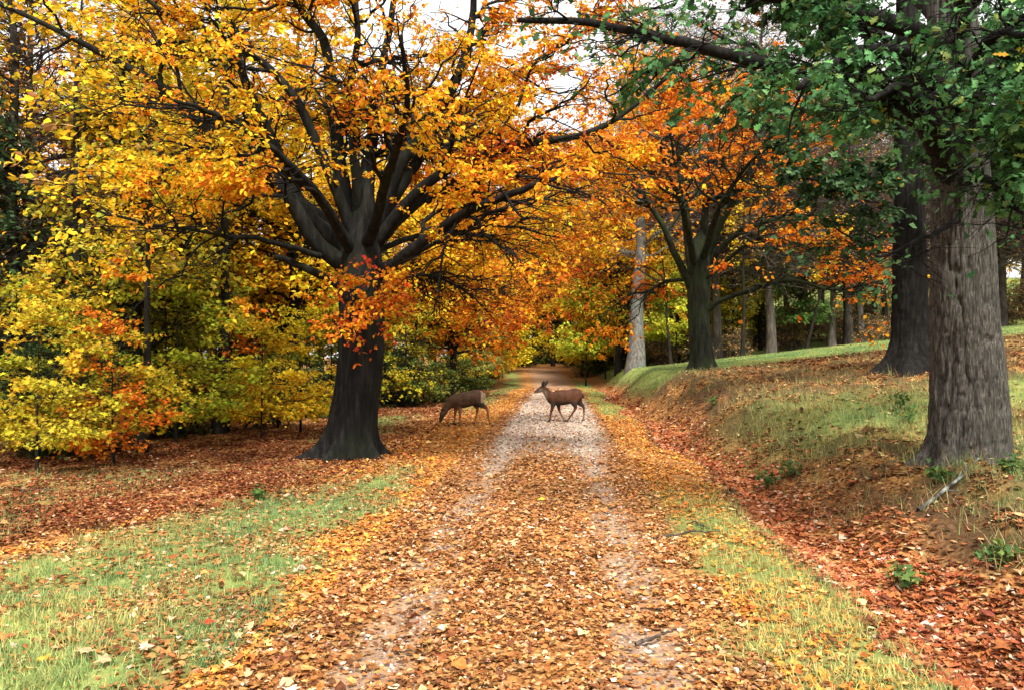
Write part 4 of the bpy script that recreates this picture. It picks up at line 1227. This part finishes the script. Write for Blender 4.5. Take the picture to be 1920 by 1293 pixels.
def grass():
    x, d = scatter(5200, 2.6, 52, 1.4, 5.5)
    lit, g, gr, u, lawn = cover(x, d)
    clump = sstep(.3, .62, fbm(x * 5, d * 5, 81, 3))
    k = rng.random(len(x)) < g * (.25 + .75 * clump) * np.where(lawn > .5, 1.0, .8)
    x, d, u, lawn, clump = x[k], d[k], u[k], lawn[k], clump[k]
    n = len(x)
    fresh = np.clip(.35 + 2.2 * (fbm(x * .8, d * .8, 91, 3) - .45) + .35 * sstep(-1.6, -4.5, u) + .1 * lawn + .1 * (lawn > .5) - .33 * (np.abs(u - 1.6) < .7) - .12 * (u > 3) * (lawn < .5), 0, 1)
    col = pick([(1.2, (.52, .43, .16)), (2, (.42, .4, .13)), (2, (.28, .34, .12)), (2.4, (.18, .28, .1)), (1.4, (.1, .23, .1))], n, fresh, .15)
    far = (np.maximum(d, 5.5) / 5.5) ** .45
    ln = rng.uniform(.03, .085, n) * np.where((u > 3.2) & (lawn < .5), 2.0, 1) * (.7 + .6 * clump)
    th = rng.uniform(0, 6.28, n)
    lean = np.abs(rng.normal(.35, .3, n))
    axis = np.stack([np.cos(th) * lean, np.sin(th) * lean, np.ones(n)], -1)
    nrm = np.stack([np.cos(th), np.sin(th), rng.normal(0, .2, n)], -1)
    P = np.stack([x, d, height(x, d) - .005], -1)
    a = Acc()
    near = d < 5.5
    for sel, tpl in ((near, BLADE), (~near, TRI)):
        put(a, tpl, P[sel], axis[sel], nrm[sel], ln[sel], (.0055 / ln * far)[sel] * rng.uniform(.7, 1.4, sel.sum()), col[sel], rng.uniform(.2, 1.6, sel.sum()))
    o = link('grass', a.mesh('grass', M_GRASS, False))
    tag(o, 'short pale green grass growing on verge, bank and lawn', 'grass', kind='stuff')


def dry_stems():
    x, d = scatter(240, 3, 26, 1.0, 7)
    lit, g, gr, u, lawn = cover(x, d)
    k = (u > 2.9) & (lawn < .4) & (rng.random(len(x)) < sstep(.4, .6, fbm(x * 1.2, d * 1.2, 131, 3)))
    x, d = x[k], d[k]
    n = len(x)
    th = rng.uniform(0, 6.28, n)
    lean = np.abs(rng.normal(.5, .5, n))
    axis = np.stack([np.cos(th) * lean, np.sin(th) * lean, np.ones(n)], -1)
    nrm = np.stack([np.cos(th), np.sin(th), rng.normal(0, .2, n)], -1)
    ln = rng.uniform(.1, .34, n)
    a = Acc()
    put(a, BLADE, np.stack([x, d, height(x, d) - .01], -1), axis, nrm, ln, .007 / ln, pick([(2, (.3, .2, .09)), (2, (.14, .08, .04)), (1, (.42, .34, .16)), (1, (.2, .22, .07))], n), rng.uniform(0, 2, n))
    tag(link('dead_stems', a.mesh('dead_stems', M_GRASS, False)), 'dry brown stems and long grass standing on the right bank', 'stems', kind='stuff')


litter()
grass()
dry_stems()

def gravel():
    x, d = scatter(900, 2.8, 30, 1.2, 5.0, .3, 1.0)
    lit, g, gr, u, lawn = cover(x, d)
    k = rng.random(len(x)) < gr
    x, d = x[k], d[k]
    n = len(x)
    V0 = np.array([(1, 0, 0), (0, 1, 0), (-1, 0, 0), (0, -1, 0), (0, 0, .6)], float)
    F0 = np.array([(0, 1, 4), (1, 2, 4), (2, 3, 4), (3, 0, 4)])
    sz = rng.uniform(.006, .02, n) * (np.maximum(d, 5) / 5) ** .4
    V = V0[None] * sz[:, None, None] * rng.uniform(.6, 1.3, (n, 5, 3))
    th = rng.uniform(0, 6.28, n)
    c_, s_ = np.cos(th)[:, None], np.sin(th)[:, None]
    V = np.stack([V[..., 0] * c_ - V[..., 1] * s_, V[..., 0] * s_ + V[..., 1] * c_, V[..., 2]], -1)
    V = V + np.stack([x, d, height(x, d) + .002], -1)[:, None]
    a = Acc()
    a.add(V, (F0[None] + 5 * np.arange(n)[:, None, None]).reshape(-1, 3), np.repeat(pick([(2, (.36, .28, .22)), (2, (.24, .18, .14)), (.6, (.52, .43, .35)), (2, (.08, .06, .048))], n, None, .15), 5, 0))
    tag(link('gravel', a.mesh('gravel', M_STICK, False)), 'pinkish grey gravel showing in the wheel tracks', 'gravel', kind='stuff')


gravel()

# ------------------------------------------------------------------ small things on the ground
def stick(label, pts, r0, r1, cols, name='fallen_branch', twigs=(), group=None):
    pts = np.array([(p[0], p[1], float(height(p[0], p[1])) + p[2]) for p in pts])
    b = pts[0].copy()
    root = thing(name, label, 'branch', tuple(b), group)
    P = resample(pts - b, 18)
    P = P + np.cumsum(rng.normal(0, .004, P.shape), 0)
    a = Acc()
    V, F = tubes(P[None], radii_taper(r0, r1, 18)[None] * rng.uniform(.85, 1.2, (1, 18)), 8)
    cc = np.array(cols)[rng.integers(0, len(cols), 18)]
    a.add(V, F, np.repeat(cc, 8, 0))
    link('stem', a.mesh('stem', M_STICK), root)
    for t, dv, L in twigs:
        p0 = P[int(t * 17)]
        e = p0 + np.array(dv) * L
        a = Acc()
        V, F = tubes(np.stack([p0, (p0 + e) / 2 + rng.normal(0, .01, 3), e])[None], np.array([[r1 * .9, r1 * .7, r1 * .3]]), 6)
        a.add(V, F, np.tile([cols[0]], (len(V), 1)))
        link('twig', a.mesh('twig', M_STICK), root)


def gp(px, py):
    """Ground point seen at a pixel: marches along the ray."""
    for d in np.arange(2.5, 60, .02):
        p = at(px, py, d)
        if p[2] <= float(height(p[0], d)):
            return (p[0], d)
    return (p[0], d)


LICH = [(.13, .15, .13), (.24, .27, .245), (.06, .06, .05), (.04, .033, .027)]
s0, s1, s2, s3 = gp(1722, 962), gp(1775, 925), gp(1800, 905), gp(1848, 862)
stick('pale lichen-covered fallen branch lying below the grey oak', [(*s0, .02), (*s1, .05), (*s2, .05), (*s3, .1)], .021, .01, LICH, twigs=[(.3, (.3, -.6, .1), .22), (.55, (.5, .3, .5), .2), (.8, (-.3, .2, .8), .16)])
DRK = [(.03, .022, .018), (.05, .04, .03), (.08, .06, .045)]
for (a0, a1, lb) in (((1320, 990), (1290, 984), 'short dark stick on the verge right of the track'), ((1225, 1012), (1345, 1000), 'long thin dark stick lying across the verge near the ditch'),
                     ((1190, 1215), (1262, 1195), 'dark stick on the bare right wheel track'), ((480, 870), (560, 866), 'dark stick in the shadow left of the great beech roots'),
                     ((35, 922), (105, 918), 'dark twig in brown leaves at the left edge')):
    g0, g1 = gp(*a0), gp(*a1)
    mid = ((g0[0] + g1[0]) / 2 + .02, (g0[1] + g1[1]) / 2)
    stick(lb, [(*g0, .02), (*mid, .035), (*g1, .02)], .012, .006, DRK, name='fallen_stick')

GRN = [(1, (.05, .11, .03)), (2, (.08, .16, .045)), (1, (.15, .22, .06)), (.6, (.3, .3, .07))]
for px, py, s, lb in ((1440, 915, .32, 'leafy green weed on the ditch side left of the oak'), (1482, 898, .3, 'taller yellow-green weed beside the leafy weed by the ditch'),
                      (1760, 905, .2, 'small green seedling at the foot of the grey oak'), (1897, 890, .26, 'green weed at the right edge behind the fallen branch'),
                      (1880, 1060, .3, 'green bramble sprig low on the bank at the right edge'), (1700, 1105, .24, 'green grass-like weed in the ditch at lower right'),
                      (1338, 762, .45, 'light green weed in the leaves below the lone beech'), (1700, 800, .5, 'dark green weed patch left of the grey oak trunk'),
                      (1685, 770, .45, 'green weed at the top of the bank beside the oak'), (480, 940, .2, 'yellow-green plantain in the leaves below the great beech')):
    g0 = gp(px, py)
    o = thing('weed', lb, 'plant', (g0[0], g0[1], float(height(*g0))), 'green weeds on the ground')
    st = Acc()
    s *= .7
    n = 9
    th = rng.uniform(0, 6.28, n)
    ee = np.stack([np.cos(th) * s * rng.uniform(.2, .8, n), np.sin(th) * s * rng.uniform(.2, .8, n), s * rng.uniform(.4, 1, n)], -1)
    P = np.stack([np.zeros((n, 3)) - [[0, 0, .03]], ee * .5 + [[0, 0, .06]], ee], 1)
    V, F = tubes(P, np.tile([[.005, .004, .002]], (n, 1)), 4)
    st.add(V, F, np.tile([[.07, .1, .03]], (len(V), 1)))
    link('stem', st.mesh('stem', M_STICK), o)
    lf = Acc()
    leaves_on(lf, MAPLE, P, 60, .05 * (1 + s), GRN, t0=.3, spread=.03)
    link('foliage', lf.mesh('foliage', M_LEAF, False), o)

# single bright leaves that stand out on the ground
for px, py, sz, c_, lb in ((1023, 941, .12, (.85, .68, .08), 'bright yellow maple leaf lying on the middle of the track'), (380, 1178, .1, (.45, .06, .03), 'dark red leaf lying on the left grass'),
                           (88, 1250, .1, (.8, .4, .04), 'orange-yellow leaf lying on the grass in the lower left corner'), (150, 1238, .13, (.66, .42, .24), 'large tan leaf lying on the grass near the lower left corner'),
                           (1098, 1192, .12, (.78, .7, .3), 'pale yellow leaf lying between the wheel tracks at the bottom'), (258, 1228, .11, (.7, .5, .34), 'pale pinkish tan leaf lying on the left grass'),
                           (1650, 1162, .1, (.8, .74, .45), 'cream-coloured leaf lying on the right verge'), (1625, 905, .13, (.62, .42, .2), 'large tan leaf lying on the bank below the oak')):
    g0 = gp(px, py)
    a = Acc()
    th = random.uniform(0, 6.28)
    sz, c_ = sz * .75, tuple(v * .75 for v in c_)
    put(a, MAPLE, np.zeros((1, 3)), np.array([[math.cos(th), math.sin(th), .12]]), np.array([[.1, -.2, 1.]]), sz, 1.0, np.array([c_]), 1.2)
    o = link('fallen_leaf', a.mesh('fallen_leaf', M_LITTER, False), None, (g0[0], g0[1], float(height(*g0)) + .035))
    tag(o, lb, 'leaf', 'single leaves that stand out on the ground')
